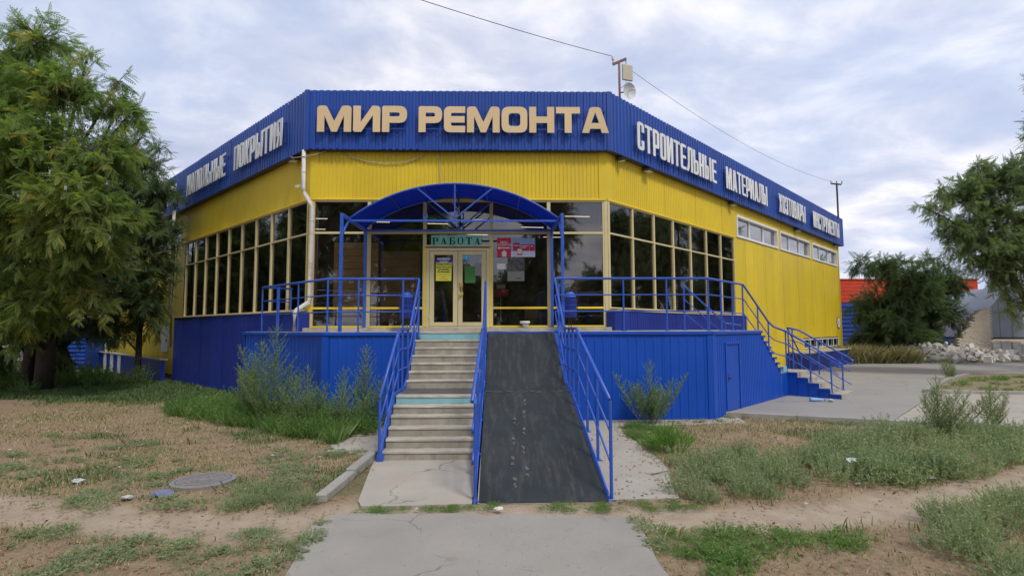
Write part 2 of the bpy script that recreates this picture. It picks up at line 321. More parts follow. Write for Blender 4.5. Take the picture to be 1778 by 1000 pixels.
# ------------------------------------------------------------------ text and glyph helpers
def text_mesh(txt, size, mat_, offset=0., depth=.002, xs=1.):
    c = bpy.data.curves.new('txt', 'FONT'); c.body = txt; c.size = size; c.offset = offset; c.extrude = depth; c.align_x = 'CENTER'; c.align_y = 'CENTER'; c.resolution_u = 3
    o = bpy.data.objects.new('txt', c); COL.objects.link(o); bpy.context.view_layer.update()
    me = bpy.data.meshes.new_from_object(o.evaluated_get(bpy.context.evaluated_depsgraph_get()))
    bpy.data.objects.remove(o); bpy.data.curves.remove(c)
    for v in me.vertices: v.co.x *= xs
    me.materials.clear(); me.materials.append(M[mat_]); return me
def frame_matrix(F, s, t, z):
    """local x along the wall as a reader sees it, y up, z outwards"""
    n = Vector((F.n[0], F.n[1], 0)); up = Vector((0, 0, 1)); x = up.cross(n)
    m = Matrix((x, up, n)).transposed().to_4x4(); m.translation = Vector(F.p(s, t, z)); return m
def put_text(name, parent, txt, size, mat_, F, s, t, z, offset=0., xs=1., depth=.002):
    me = text_mesh(txt, size, mat_, offset, depth, xs); me.transform(frame_matrix(F, s, t, z)); return link(name, me, parent)

def round_ring(pts, seg=5):
    out = []; n = len(pts)
    for i, p in enumerate(pts):
        r = p[2] if len(p) > 2 else 0
        a = Vector(p[:2])
        if r <= 0: out.append(tuple(a)); continue
        b = Vector(pts[i-1][:2]); c = Vector(pts[(i+1) % n][:2])
        u = (b-a).normalized(); w = (c-a).normalized(); ang = u.angle(w); d = min(r/math.tan(ang/2), (b-a).length*.49, (c-a).length*.49)
        p0 = a+u*d; p1 = a+w*d
        for k in range(seg+1):
            t = k/seg; out.append(tuple(p0*(1-t)**2+a*2*t*(1-t)+p1*t*t))
    return out
def glyph(ch, W, s, h, r):
    """rings (outer outlines and holes) of a block capital, cap height 1"""
    k = .5-h/2
    if ch == 'О': return [[(0, 0, r), (0, 1, r), (W, 1, r), (W, 0, r)], [(s, h, r*.45), (s, 1-h, r*.45), (W-s, 1-h, r*.45), (W-s, h, r*.45)]]
    if ch == 'С': return [[(W, .66), (W, 1, r), (0, 1, r), (0, 0, r), (W, 0, r), (W, .36), (W-s, .36), (W-s, h, r*.4), (s, h, r*.4), (s, 1-h, r*.4), (W-s, 1-h, r*.4), (W-s, .66)]]
    if ch == 'Т': return [[(0, 1), (W, 1), (W, 1-h), (W/2+s/2, 1-h), (W/2+s/2, 0), (W/2-s/2, 0), (W/2-s/2, 1-h), (0, 1-h)]]
    if ch == 'Р': return [[(0, 0), (0, 1, r*.25), (W, 1, r), (W, .3+h*.2, r), (s, .3+h*.2), (s, 0)], [(s, 1-h), (W-s, 1-h, r*.3), (W-s, .3+h*1.2, r*.3), (s, .3+h*1.2)]]
    if ch == 'И': return [[(0, 0, r*.3), (0, 1), (s, 1), (s, .36), (W-s*1.1, 1, r*.1), (W, 1, r*.5), (W, 0), (W-s, 0), (W-s, .64), (s*1.1, 0, r*.1)]]
    if ch == 'Е': return [[(0, 0, r*.8), (0, 1, r*.8), (W, 1), (W, 1-h), (s, 1-h, r*.3), (s, k+h), (W-.02, k+h), (W-.02, k), (s, k), (s, h, r*.3), (W, h), (W, 0)]]
    if ch == 'Л': return [[(0, 0), (0, h), (.05, h), (.09, .35), (.11, 1), (W, 1), (W, 0), (W-s, 0), (W-s, 1-h), (.11+s*.8, 1-h), (.09+s*.7, .2), (.04+s*.6, 0, r*.6)]]
    if ch in 'ЬЫ':
        w = W if ch == 'Ь' else W-s-.07
        o = [[(0, 0), (0, 1), (s, 1), (s, .6), (w, .6, r), (w, 0, r)], [(s, h), (s, .6-h), (w-s, .6-h, r*.3), (w-s, h, r*.3)]]
        if ch == 'Ы': o.append([(W-s, 0), (W-s, 1), (W, 1), (W, 0)])
        return o
    if ch == 'Н': return [[(0, 0), (0, 1), (s, 1), (s, k+h), (W-s, k+h), (W-s, 1), (W, 1), (W, 0), (W-s, 0), (W-s, k), (s, k), (s, 0)]]
    if ch == 'М': return [[(0, 0), (0, 1, r*.5), (s*1.25, 1, r*.4), (W/2, .40), (W-s*1.25, 1, r*.4), (W, 1, r*.5), (W, 0), (W-s, 0), (W-s, .62), (W/2+s*.38, 0, r*.15), (W/2-s*.38, 0, r*.15), (s, .62), (s, 0)]]
    if ch == 'А': return [[(0, 0), (W/2-s*.75, 1, r*.5), (W/2+s*.75, 1, r*.5), (W, 0), (W-s, 0), (W-s-.045, .16), (s+.045, .16), (s, 0)], [(s+.10, .16+h*.9), (W-s-.10, .16+h*.9), (W/2, .80)]]
    if ch == 'Х': return [[(0, 0), (W*.5-s*.55, .5), (0, 1), (s, 1), (W/2, .66), (W-s, 1), (W, 1), (W*.5+s*.55, .5), (W, 0), (W-s, 0), (W/2, .34), (s, 0)]]
    if ch == 'З': return [[(0, .68), (0, 1, r), (W, 1, r), (W, .53, .03), (W-.04, .5), (W, .47, .03), (W, 0, r), (0, 0, r), (0, .32), (s, .32), (s, h), (W-s, h), (W-s, k), (s*1.1, k), (s*1.1, k+h), (W-s, k+h), (W-s, 1-h), (s, 1-h), (s, .68)]]
    if ch == 'В': return [[(0, 0), (0, 1), (W, 1, r), (W, .53, .03), (W-.04, .5), (W, .47, .03), (W, 0, r)], [(s, h), (s, k), (W-s, k), (W-s, h)], [(s, k+h), (s, 1-h), (W-s, 1-h), (W-s, k+h)]]
    if ch == 'У': return [[(0, 1), (s, 1), (W/2, .5), (W-s, 1), (W, 1), (W/2+s*.55, .12), (W/2+s*.3, 0, r*.3), (.04, 0), (.04, h), (W/2-s*.55, h, .02), (W/2-s*.45, .3)]]
    if ch == 'П': return [[(0, 0), (0, 1), (W, 1), (W, 0), (W-s, 0), (W-s, 1-h), (s, 1-h), (s, 0)]]
    if ch == 'К': return [[(0, 0), (0, 1), (s, 1), (s, .60), (W-s*1.05, 1), (W, 1), (W*.5+s*.42, .52), (W, 0), (W-s*1.05, 0), (s, .38), (s, 0)]]
    if ch == 'Я': return [[(0, 0), (W*.5-s*.75, .40), (0, .42, r*.8), (0, 1, r), (W, 1), (W, 0), (W-s, 0), (W-s, .38), (W-s-.04, .38), (s, 0)], [(s, .42+h*.9), (s, 1-h), (W-s, 1-h), (W-s, .42+h*.9)]]
    raise KeyError(ch)
GC = {}
def glyph_mesh(ch, W, s, h, r, xs, height, depth, mt):
    key = (ch, round(W, 3), mt, round(height, 3), round(xs, 3))
    if key in GC: return GC[key]
    c = bpy.data.curves.new('g', 'CURVE'); c.dimensions = '2D'; c.fill_mode = 'BOTH'; c.extrude = depth/2; 
    for ring in glyph(ch, W, s, h, r):
        pts = round_ring(ring); sp = c.splines.new('POLY'); sp.points.add(len(pts)-1)
        for i, p in enumerate(pts): sp.points[i].co = (p[0]*height*xs, p[1]*height, 0, 1)
        sp.use_cyclic_u = True
    o = bpy.data.objects.new('g', c); COL.objects.link(o); bpy.context.view_layer.update()
    me = bpy.data.meshes.new_from_object(o.evaluated_get(bpy.context.evaluated_depsgraph_get()))
    bpy.data.objects.remove(o); bpy.data.curves.remove(c)
    me.materials.clear(); me.materials.append(M[mt]); GC[key] = me; return me
def sign(word, F, s0, s1, t, z0, height, mt, name, label, widths, stroke, hb, r, depth=.05, gap=.06, reader_dir=1, xr=None):
    """letters between s0 and s1 (reading direction), each a part; two thin rails carry them"""
    T = thing(name, F.p((s0+s1)/2, t, z0), label, 'sign')
    rel = [widths.get(c, widths['*']) for c in word]; tot = sum(rel)+gap*(len(word)-1)
    L_ = abs(s1-s0); sc = L_/(tot*height); x = 0; sg = 1 if s1 > s0 else -1
    for c, w in zip(word, rel):
        me = glyph_mesh(c, w, stroke, hb, r, sc, height, depth, mt)
        o = bpy.data.objects.new('letter', me); COL.objects.link(o); o.parent = T
        m = frame_matrix(F, s0+sg*x*sc*height, t, z0); m.translation -= Vector(T.location); o.matrix_local = m
        x += w+gap
    rb = MB()
    for zz in (z0+height*.13, z0+height*.86): rb.box(F, min(s0, s1)+.05, max(s0, s1)-.05, t-depth/2-.03, t-depth/2-.012, zz, zz+.025)
    n = max(2, int(L_/1.2))
    for i in range(n+1):
        a = min(s0, s1)+.1+(L_-.2)*i/n
        for zz in (z0+height*.13, z0+height*.86): rb.box(F, a-.01, a+.01, t-depth/2-.14, t-depth/2-.03, zz+.002, zz+.022)
    rb.build('mounting_rail', 'fascia', T); return T

# ------------------------------------------------------------------ GROUND
def sstep(a, b, x): t = np.clip((x-a)/(b-a), 0, 1); return t*t*(3-2*t)
def vnoise(x, y, sc, seed=0):
    x = np.asarray(x)/sc; y = np.asarray(y)/sc; xi = np.floor(x).astype(int); yi = np.floor(y).astype(int); fx = x-xi; fy = y-yi
    fx = fx*fx*(3-2*fx); fy = fy*fy*(3-2*fy)
    def h(a, b):
        n = (a*374761393+b*668265263+seed*1442695041) & 0x7fffffff; n = ((n ^ (n >> 13))*1274126177) & 0x7fffffff; return ((n ^ (n >> 16)) & 0xffff)/65535.
    return (h(xi, yi)*(1-fx)+h(xi+1, yi)*fx)*(1-fy)+(h(xi, yi+1)*(1-fx)+h(xi+1, yi+1)*fx)*fy
def fbm(x, y, sc, seed=0): return .5*vnoise(x, y, sc, seed)+.27*vnoise(x, y, sc/2.1, seed+1)+.15*vnoise(x, y, sc/4.3, seed+2)+.08*vnoise(x, y, sc/9, seed+3)
PATHL = [(-14, 8.6), (-9, 7.6), (-6.0, 6.95), (-4.05, 6.52), (-2.5, 6.3), (-1.8, 6.45), (0, 6.55), (1.5, 6.4), (2.5, 6.3), (4.2, 6.55), (5.6, 6.95), (7.0, 7.45), (9.5, 8.6), (14, 10.5)]
def pathdist(x, y):
    d = np.full(np.shape(x), 99.)
    for (ax, ay), (bx, by) in zip(PATHL[:-1], PATHL[1:]):
        vx, vy = bx-ax, by-ay; t = np.clip(((x-ax)*vx+(y-ay)*vy)/(vx*vx+vy*vy), 0, 1); d = np.minimum(d, np.hypot(x-ax-t*vx, y-ay-t*vy))
    return d
def bare(x, y):   # 1 = bare trodden sand
    d = pathdist(x, y)+(fbm(x, y, .7, 5)-.5)*.45
    return 1-sstep(.30, .62, d)
def green(x, y):  # 1 = green grass cover
    g = sstep(16.2, 18.2, y+(fbm(x, y, 2.5, 9)-.5)*3)*(x < -6.5)
    g = np.maximum(g, (.6*sstep(.60, .70, fbm(x, y, 1.6, 21)))*(y < 12.5))
    return g*(1-bare(x, y))
def build_ground():
    xs = np.concatenate([[-400, -200, -90, -50, -36, -28], np.arange(-22, 16.01, .16), [18, 21, 26, 34, 50, 90, 200, 400]])
    ys = np.concatenate([[-200, -60, -25, -10, -3, 0, 2], np.arange(3.4, 24.01, .16), [26, 30, 36, 45, 60, 90, 150, 300, 600]])
    X, Y = np.meshgrid(xs, ys); near = (X > -22) & (X < 16) & (Y > 3) & (Y < 24)
    Z = np.where(near, (fbm(X, Y, 1.3, 3)-.5)*.05+(fbm(X, Y, .35, 8)-.5)*.02-bare(X, Y)*.02, 0)-.012
    V = np.stack([X, Y, Z], -1).reshape(-1, 3); nx = len(xs); ny = len(ys)
    i, j = np.meshgrid(np.arange(nx-1), np.arange(ny-1)); a = (j*nx+i).ravel()
    Fq = np.stack([a, a+1, a+1+nx, a+nx], -1)
    me = np_mesh('ground', V, Fq, None)
    for nm, fn in (('bare', bare), ('green', green)):
        at = me.attributes.new(nm, 'FLOAT', 'POINT'); at.data.foreach_set('value', fn(V[:, 0], V[:, 1]).astype(np.float32))
    me.polygons.foreach_set('use_smooth', [True]*len(me.polygons))
    m = bpy.data.materials.new('dry_soil_and_grass'); m.use_nodes = True; nt = m.node_tree; N = nt.nodes.new; L = nt.links.new; b = nt.nodes['Principled BSDF']; b.inputs['Roughness'].default_value = .95; b.inputs['Specular IOR Level'].default_value = .15
    tc = N('ShaderNodeTexCoord')
    def nz(s, d, r=.6):
        n = N('ShaderNodeTexNoise'); n.inputs['Scale'].default_value = s; n.inputs['Detail'].default_value = d; n.inputs['Roughness'].default_value = r; L(tc.outputs['Object'], n.inputs[0]); return n.outputs[0]
    def ramp(src, stops):
        r = N('ShaderNodeValToRGB'); cr = r.color_ramp; cr.elements[0].position = stops[0][0]; cr.elements[0].color = (*stops[0][1], 1); cr.elements[1].position = stops[-1][0]; cr.elements[1].color = (*stops[-1][1], 1)
        for p, c in stops[1:-1]: e = cr.elements.new(p); e.color = (*c, 1)
        L(src, r.inputs[0]); return r.outputs[0]
    def mix(f, a, b_):
        x = N('ShaderNodeMixRGB'); L(f, x.inputs[0]) if not isinstance(f, float) else None
        L(a, x.inputs[1]); L(b_, x.inputs[2]); return x.outputs[0]
    dry = ramp(nz(14, 9, .75), [(.30, (.13, .09, .06)), (.45, (.26, .18, .115)), (.58, (.36, .265, .165)), (.74, (.50, .40, .26))])
    dry2 = ramp(nz(2.1, 6, .6), [(.35, (.24, .175, .12)), (.65, (.40, .29, .18))])
    mx1 = N('ShaderNodeMixRGB'); mx1.inputs[0].default_value = .45; L(dry, mx1.inputs[1]); L(dry2, mx1.inputs[2])
    grn = ramp(nz(20, 8, .7), [(.3, (.05, .07, .028)), (.55, (.11, .125, .05)), (.75, (.22, .19, .10))])
    snd = ramp(nz(3, 9, .62), [(.3, (.36, .28, .20)), (.5, (.43, .34, .245)), (.7, (.49, .40, .30))])
    ag = N('ShaderNodeAttribute'); ag.attribute_name = 'green'; ab = N('ShaderNodeAttribute'); ab.attribute_name = 'bare'
    c = mix(ag.outputs['Fac'], mx1.outputs[0], grn); c = mix(ab.outputs['Fac'], c, snd); L(c, b.inputs['Base Color'])
    bp = N('ShaderNodeBump'); bp.inputs['Strength'].default_value = .9; bp.inputs['Distance'].default_value = .03; L(nz(26, 9, .75), bp.inputs['Height']); L(bp.outputs[0], b.inputs['Normal'])
    me.materials.append(m); o = link('ground', me); struct(o)
def np_mesh(name, V, Fq, mt, tint=None):
    me = bpy.data.meshes.new(name); V = np.ascontiguousarray(V, np.float32); Fq = np.ascontiguousarray(Fq, np.int32); k = Fq.shape[1]
    me.vertices.add(len(V)); me.vertices.foreach_set('co', V.ravel()); me.loops.add(Fq.size); me.loops.foreach_set('vertex_index', Fq.ravel())
    me.polygons.add(len(Fq)); me.polygons.foreach_set('loop_start', np.arange(0, Fq.size, k, dtype=np.int32)); me.polygons.foreach_set('loop_total', np.full(len(Fq), k, np.int32))
    if mt: me.materials.append(M[mt])
    me.update(calc_edges=True)
    if tint is not None:
        at = me.attributes.new('tint', 'FLOAT', 'POINT'); at.data.foreach_set('value', np.ascontiguousarray(tint, np.float32))
    return me
build_ground()

def slab(name, pts, z0, z1, mt, jag=.0, seg=.25, kind='structure', parent=None):
    """a flat sheet with an uneven broken edge"""
    out = []; n = len(pts)
    for i in range(n):
        a = Vector(pts[i][:2]); b = Vector(pts[(i+1) % n][:2]); j = pts[i][2] if len(pts[i]) > 2 else jag; L_ = (b-a).length; m = max(1, int(L_/seg)) if j else 1
        d = (b-a).normalized() if L_ else Vector((1, 0)); nn = Vector((-d.y, d.x))
        for k in range(m):
            p = a.lerp(b, k/m)+nn*(random.uniform(-1, 1)*j if k else 0); out.append((p.x, p.y))
    o = MB().prism(out, z0, z1).build(name, mt, parent)
    if kind: o['kind'] = kind
    return o
# the path that leads to the store, the pads before the stairs, the lot on the right
slab('footpath', [(-1.8, -6, .0), (1.42, -6, .03), (1.46, 4.9, .04), (1.50, 5.9, .05), (1.44, 6.42, .04), (.4, 6.50, .05), (-1.0, 6.60, .05), (-1.87, 6.60, .04), (-2.08, 6.3, .04), (-1.93, 5.4, .04), (-1.84, 4.4, .04)], -.1, .012, 'asphalt')
slab('pavement', [(-1.69, 6.88, .03), (-.35, 6.92, .03), (-.35, 9.3, 0), (-1.93, 9.35, 0), (-1.95, 13.2, 0), (-3.0, 13.2, 0), (-3.2, 11.6, .05), (-3.06, 9.9, .04), (-2.15, 9.55, 0), (-2.08, 9.3, 0), (-1.78, 7.1, .03)], -.1, .014, 'pad')
slab('pavement', [(1.36, 7.02, .02), (2.26, 7.08, .04), (2.58, 8.8, .06), (2.55, 9.7, .05), (2.5, 11.2, .05), (2.55, 12.15, .03), (5.6, 12.55, .02), (5.7, 13.7, 0), (4.9, 13.2, 0), (1.36, 13.2, 0)], -.1, .014, 'pad')
lot = slab('parking_lot', [(5.15, 13.72), (6.9, 13.0), (8.72, 12.18), (13.5, 17.0), (18, 21.7), (36, 24), (60, 28), (60, 37), (31, 34.5), (23.2, 32.6), (18.3, 31.2), (16.4, 29.7), (7.6, 18.5), (6.0, 16)], -.1, .10, 'lot', kind='structure')
slab('concrete_apron', [(8.75, 12.16), (9.4, 11.95), (11.0, 11.28), (16, 9.2), (40, 16), (36, 23.96), (18.05, 21.66), (13.55, 16.97)], -.1, .112, 'pad')
ka = [(5.15, 13.72, 5.11, 13.60), (6.95, 12.92, 6.90, 12.82), (8.72, 12.16, 8.66, 12.04), (11.0, 11.26, 10.95, 11.14), (13.5, 10.25, 13.44, 10.13), (16, 9.2, 15.94, 9.08)]
for i in range(len(ka)-1):
    a, b = ka[i], ka[i+1]; o = MB().prism([(a[0], a[1]+.004), (b[0]-.012, b[1]+.004), (b[2]-.012, b[3]), (a[2], a[3])], -.1, .118+.004*(i % 2)).build('lot_kerb', 'kerb', bevel=.012); struct(o)
# grass island
isl = [(13.55, 17.1), (17.7, 21.15), (20.1, 23.1), (34, 24.4), (34, 18.2), (16.1, 16.7)]
slab('island_soil', isl, -.1, .17, mat('island_soil', (.24, .18, .11), .95, .3, 5, bump=.6, dirt=.6, dirtcol=(.09, .12, .04), dscale=1.2))
def kerb_run(pts, z0, z1, w=.14, L0=1.1, name='kerbstone'):
    for a, b in zip(pts[:-1], pts[1:]):
        a = Vector(a); b = Vector(b); d = (b-a); n = max(1, int(d.length/L0)); d.normalize(); nn = Vector((d.y, -d.x))*w
        for k in range(n):
            p = a.lerp(b, k/n)+d*.008; r = a.lerp(b, (k+1)/n)-d*.008; jz = random.uniform(-.008, .008)
            struct(MB().prism([(p.x, p.y), (r.x, r.y), (r.x+nn.x, r.y+nn.y), (p.x+nn.x, p.y+nn.y)], z0, z1+jz).build(name, 'kerb', bevel=.012))
kerb_run([(13.42, 17.05), (16.05, 16.55), (34, 18.05)], -.05, .215, .14, 1.6)
kerb_run([(20.1, 23.25), (17.6, 21.25), (13.42, 17.15)], -.05, .2, -.0001+.14, 1.6)
# loose kerbstone beside the pad before the stairs
kb = thing('kerbstone', (-2.15, 8.2, 0), 'long pale kerbstone lying along the left edge of the pavement before the stairs', 'kerb')
for y0, y1, dz in ((7.08, 8.2, -.01), (8.215, 9.42, .02)):
    f = lambda y: -2.245+(y-7.1)*.055
    MB().prism([(f(y0)-.07, y0), (f(y0)+.075, y0), (f(y1)+.075, y1), (f(y1)-.07, y1)], -.02, .115+dz).build('stone_block', 'kerb', kb, bevel=.02)

# ------------------------------------------------------------------ THE STORE
S = thing('store_building', (-1.2, 15.7, 0), 'yellow and blue corner store with corrugated cladding and long dark windows', 'store')
ZT, ZF0, ZF1 = 8.60, 7.26, 9.0          # soffit, fascia bottom, fascia top
WT, WB, TR = 5.87, 2.72, 4.91           # window head, side sill, transom
LL, RL = 26.4, 25.7                     # wall lengths along the left and right wings
w = MB()
# solid backing walls, 0.3 thick, with openings left where there is glass
w.box(FRONT, -.0, 8.55, -.3, -.005, WT, ZF1-.12); w.box(FRONT, 0, 8.55, -.3, -.005, .0, 2.06)
w.box(RIGHT, 0, RL, -.3, -.005, 6.86, ZF1-.12); w.box(RIGHT, 0, 9.2, -.3, -.005, WT, 6.86); w.box(RIGHT, 0, 9.2, -.3, -.005, 0, WB-.02)
w.box(RIGHT, 9.2, RL, -.3, -.005, 1.55, 5.92); w.box(RIGHT, 9.2, 17.9, -.3, -.005, 0, 1.55); w.box(RIGHT, 24.75, RL, -.3, -.005, 0, 1.55); w.box(RIGHT, 17.9, 24.75, -.3, -.005, 0, 1.06)
rib = [(9.52, 14.5), (14.83, 19.7), (20.08, 25.25)]
for a, b in ((9.2, 9.52), (14.5, 14.83), (19.7, 20.08), (25.25, RL)): w.box(RIGHT, a, b, -.3, -.005, 5.92, 6.86)
w.box(LEFT, 0, 11.6, -.3, -.005, WT, ZF1-.12); w.box(LEFT, 0, 11.6, -.3, -.005, 0, WB-.02)
w.box(LEFT, 11.6, LL, -.3, -.005, 6.70, ZF1-.12); w.box(LEFT, 11.6, LL, -.3, -.005, 0, 5.85)
w.box(LEFT, 11.6, 12.15, -.3, -.005, 5.85, 6.70); w.box(LEFT, 16.7, LL, -.3, -.005, 5.85, 6.70)
w.build('wall', 'inwall', S)
re = RIGHT.p(RL, 0, 0); le = LEFT.p(LL, 0, 0)
back = MB(); back.prism([(re[0]-.02, re[1]), (re[0]-.32, re[1]), (8, 47.7), (8, 48)], 0, 8.5)
back.prism([(le[0]+.02, le[1]), (le[0]+.32, le[1]), (-8, 49.7), (-8, 50)], 0, 8.5); back.prism([(-8, 49.98), (-8, 49.7), (8, 47.7), (8, 47.98)], 0, 8.5)
back.build('rear_wall', 'yellow', S)
def outline(e):
    k = e*math.tan(math.radians(22.5))
    return [LEFT.p(LL, e, 0)[:2], (-5.45-k, 15.7-e), (3.10+k, 15.7-e), RIGHT.p(RL+.35, e, 0)[:2], (8, 48), (-8, 50)]
MB().prism(outline(-.02), 8.3, 8.5).build('roof', 'roof', S)
MB().prism(outline(.22), ZF0-.0, ZF0+.03).build('soffit', 'darkmetal', S)
# fascia cladding sheets with a folded top strip
def sheets(F, a0, a1, z0, z1, t, pitch, depth, mt, parent, width=1.15, name='cladding_sheet', stagger=.006, zj=.006, frac=.5):
    n = max(1, round((a1-a0)/width)); w_ = (a1-a0)/n
    for i in range(n):
        j = random.uniform(-zj, zj)
        m = MB(); m.corr(F, a0+i*w_, a0+(i+1)*w_+.001, z0+j, z1+j*.3, t+(stagger if i % 2 else 0), pitch, depth, frac=frac); m.build(name, mt, parent)
FA = .25; kf = FA*math.tan(math.radians(22.5))
fs_ = thing('roof_fascia', (-1.2, 15.4, ZF0), 'blue ribbed fascia band that runs round the top of the store', 'fascia')
sheets(FRONT, -kf, 8.55+kf, ZF0, ZF1, FA-.03, .19, .028, 'fascia', fs_, name='fascia_sheet')
sheets(RIGHT, -kf, RL+.3, ZF0, ZF1, FA-.03, .19, .028, 'fascia', fs_, name='fascia_sheet')
sheets(LEFT, -kf, 13.75, ZF0, ZF1, FA-.03, .19, .028, 'fascia', fs_, name='fascia_sheet')
for F, a0, a1 in ((FRONT, -.08, 8.63), (RIGHT, -.08, RL+.28), (LEFT, -.08, 13.7)): MB().box(F, a0, a1, 0, FA-.04, ZF0+.04, ZF1-.06).build('backing_board', 'fascia', fs_)
for F, a0, a1 in ((FRONT, -kf-.002, .10-kf), (RIGHT, -kf-.002, -kf+.10), (FRONT, 8.55+kf-.10, 8.55+kf+.002), (LEFT, -kf-.002, -kf+.10), (RIGHT, RL+.24, RL+.33)): MB().box(F, a0, a1, FA+.002, FA+.012, ZF0-.008, ZF1+.008).build('corner_trim', 'fascia', fs_)
# yellow cladding
sheets(FRONT, .0, 8.55, WT+.02, ZF0+.03, .0, .115, .016, 'yellow', S)
sheets(RIGHT, .0, 9.25, WT+.02, ZF0+.03, .0, .115, .016, 'yellow', S)
sheets(LEFT, .0, 11.5, WT+.02, ZF0+.03, .0, .115, .012, 'yellow', S)
sheets(RIGHT, 9.25, RL, 6.88, ZF0+.03, .0, .115, .016, 'yellow', S)
sheets(RIGHT, 9.25, RL, 1.62, 5.90, .0, 1.15, .006, 'yellow', S, frac=.96)
for a, b_ in ((9.25, 9.52), (14.5, 14.83), (19.7, 20.08), (25.25, RL)): MB().box(RIGHT, a, b_, -.004, .008, 5.902, 6.878).build('cladding_sheet', 'yellow', S)
MB().box(RIGHT, 9.25, 17.9, -.004, .006, 0, 1.618).build('cladding_sheet', 'yellow', S); MB().box(RIGHT, 24.75, RL, -.004, .006, 0, 1.618).build('cladding_sheet', 'yellow', S); MB().box(RIGHT, 17.9, 24.75, -.004, .006, 0, 1.058).build('cladding_sheet', 'yellow', S)
sheets(LEFT, 11.5, LL, 0.2, 5.83, .0, 1.15, .006, 'yellow', S, frac=.96)
sheets(LEFT, 11.5, LL, 6.72, ZF0+.03, .0, .115, .012, 'yellow', S); MB().box(LEFT, 11.5, 12.15, -.004, .008, 5.832, 6.718).build('cladding_sheet', 'yellow', S); MB().box(LEFT, 16.7, LL, -.004, .008, 5.832, 6.718).build('cladding_sheet', 'yellow', S)
for F, a0, a1, z0 in ((FRONT, -.012, .22, WT+.03), (FRONT, 8.33, 8.562, WT+.03), (RIGHT, -.012, .26, WT+.03), (LEFT, -.012, .22, WT+.03), (RIGHT, RL-.12, RL+.02, 0)): MB().box(F, a0, a1, .018, .03, z0, ZF0).build('corner_trim', 'yellow', S)
for F, a0, a1 in ((FRONT, .0, 8.55), (RIGHT, .02, 9.25), (LEFT, .02, 11.5)): MB().box(F, a0, a1, .0, .065, WT-.02, WT+.016).build('drip_edge', 'yframe', S)
def window(F, a0, a1, z0, z1, rails, mt='cream', bar=.05, t0=-.07, t1=.03, glass='glass', rail_m=None, vm=[], parent=S):
    f = MB(); f.box(F, a0, a0+bar, t0, t1, z0, z1); f.box(F, a1-bar, a1, t0, t1, z0, z1)
    f.box(F, a0+bar, a1-bar, t0+.002, t1-.002, z0, z0+bar); f.box(F, a0+bar, a1-bar, t0+.002, t1-.002, z1-bar, z1)
    for zr in rails: f.box(F, a0+bar, a1-bar, t0+.002, t1-.002, zr-bar*.6, zr+bar*.6)
    for x in vm: f.box(F, x-bar*.45, x+bar*.45, t0+.003, t1-.004, z0+bar, z1-bar)
    W_ = f.build('window', mt, parent)
    zs = [z0+bar]+[v for zr in rails for v in (zr-bar*.6, zr+bar*.6)]+[z1-bar]; xs = [a0+bar]+[v for x in vm for v in (x-bar*.45, x+bar*.45)]+[a1-bar]
    for i in range(0, len(zs), 2):
        for j in range(0, len(xs), 2):
            MB().box(F, xs[j]-.004, xs[j+1]+.004, -.03+random.uniform(-.002, .002), -.022, zs[i]-.004, zs[i+1]+.004).build('pane', glass, W_)
    return W_
# front: five bays; bay three holds the doors
fx = [.09, 1.70, 3.28]
for a0, a1 in ((.09, 1.70), (1.70, 3.29)): window(FRONT, a0, a1, 2.19, WT-.02, [2.74, 4.90])
for a0, a1 in ((5.20, 6.86), (6.86, 8.47)): window(FRONT, a0, a1, 2.19, WT-.02, [2.74, 4.90])
window(FRONT, 3.29, 5.20, 4.50, WT-.02, [4.90])
for F, a0, a1 in ((FRONT, 0, 1.70), (FRONT, 1.70, 3.29), (FRONT, 5.20, 6.86), (FRONT, 6.86, 8.46)):   # yellow bottom bars of the front bays
    MB().box(F, a0+.09, a1-.05, .031, .038, 2.195, 2.24).build('sill_bar', 'yframe', S); MB().box(F, a0+.09, a1-.05, .031, .038, 2.712, 2.768).build('sill_bar', 'yframe', S)
for a in (5.20-.05, 3.29): MB().box(FRONT, a-.0, a+.05, .031, .037, 2.2, 4.48).build('jamb_strip', 'yframe', S)
b = MB(); b.box(FRONT, -.02, .09, -.08, .045, 2.12, WT-.02); b.build('corner_post', 'yframe', S)
b = MB(); b.box(FRONT, 8.47, 8.56, -.08, .045, 2.12, WT-.02); b.box(RIGHT, .0, .08, -.07, .045, WB-.02, WT-.02); b.build('corner_post', 'cream', S)
for i in range(7): window(RIGHT, .08+i*1.302, .08+(i+1)*1.302, WB, WT-.02, [TR], bar=.038)
for i in range(9): window(LEFT, .10+i*1.242, .10+(i+1)*1.242, WB-.03, WT-.02, [TR-.02], bar=.036)
# ribbon windows: white reveals, three panes each
def ribbon(a0, a1, z0, z1, F=RIGHT, parent=S):
    n = 3; f = MB(); bb = .09
    f.box(F, a0, a1, -.02, .05, z0, z0+bb); f.box(F, a0, a1, -.02, .05, z1-bb, z1); f.box(F, a0, a0+bb, -.02, .05, z0+bb, z1-bb); f.box(F, a1-bb, a1, -.02, .05, z0+bb, z1-bb)
    for i in range(1, n): x = a0+(a1-a0)*i/n; f.box(F, x-.04, x+.04, -.16, -.06, z0+bb, z1-bb)
    f.box(F, a0+bb-.002, a1-bb+.002, -.2, -.02, z0+bb-.02, z0+bb); f.box(F, a1-bb, a1-bb+.02, -.2, -.02, z0+bb, z1-bb); f.box(F, a0+bb-.02, a0+bb, -.2, -.02, z0+bb, z1-bb); f.box(F, a0+bb, a1-bb, -.2, -.02, z1-bb, z1-bb+.02)
    W_ = f.build('ribbon_window', 'white', parent)
    for i in range(n): MB().box(F, a0+bb+(a1-a0-2*bb)*i/n, a0+bb+(a1-a0-2*bb)*(i+1)/n, -.115, -.108, z0+bb, z1-bb).build('pane', 'glassclear', W_)
for a, b_ in rib: ribbon(a, b_, 5.92, 6.86)
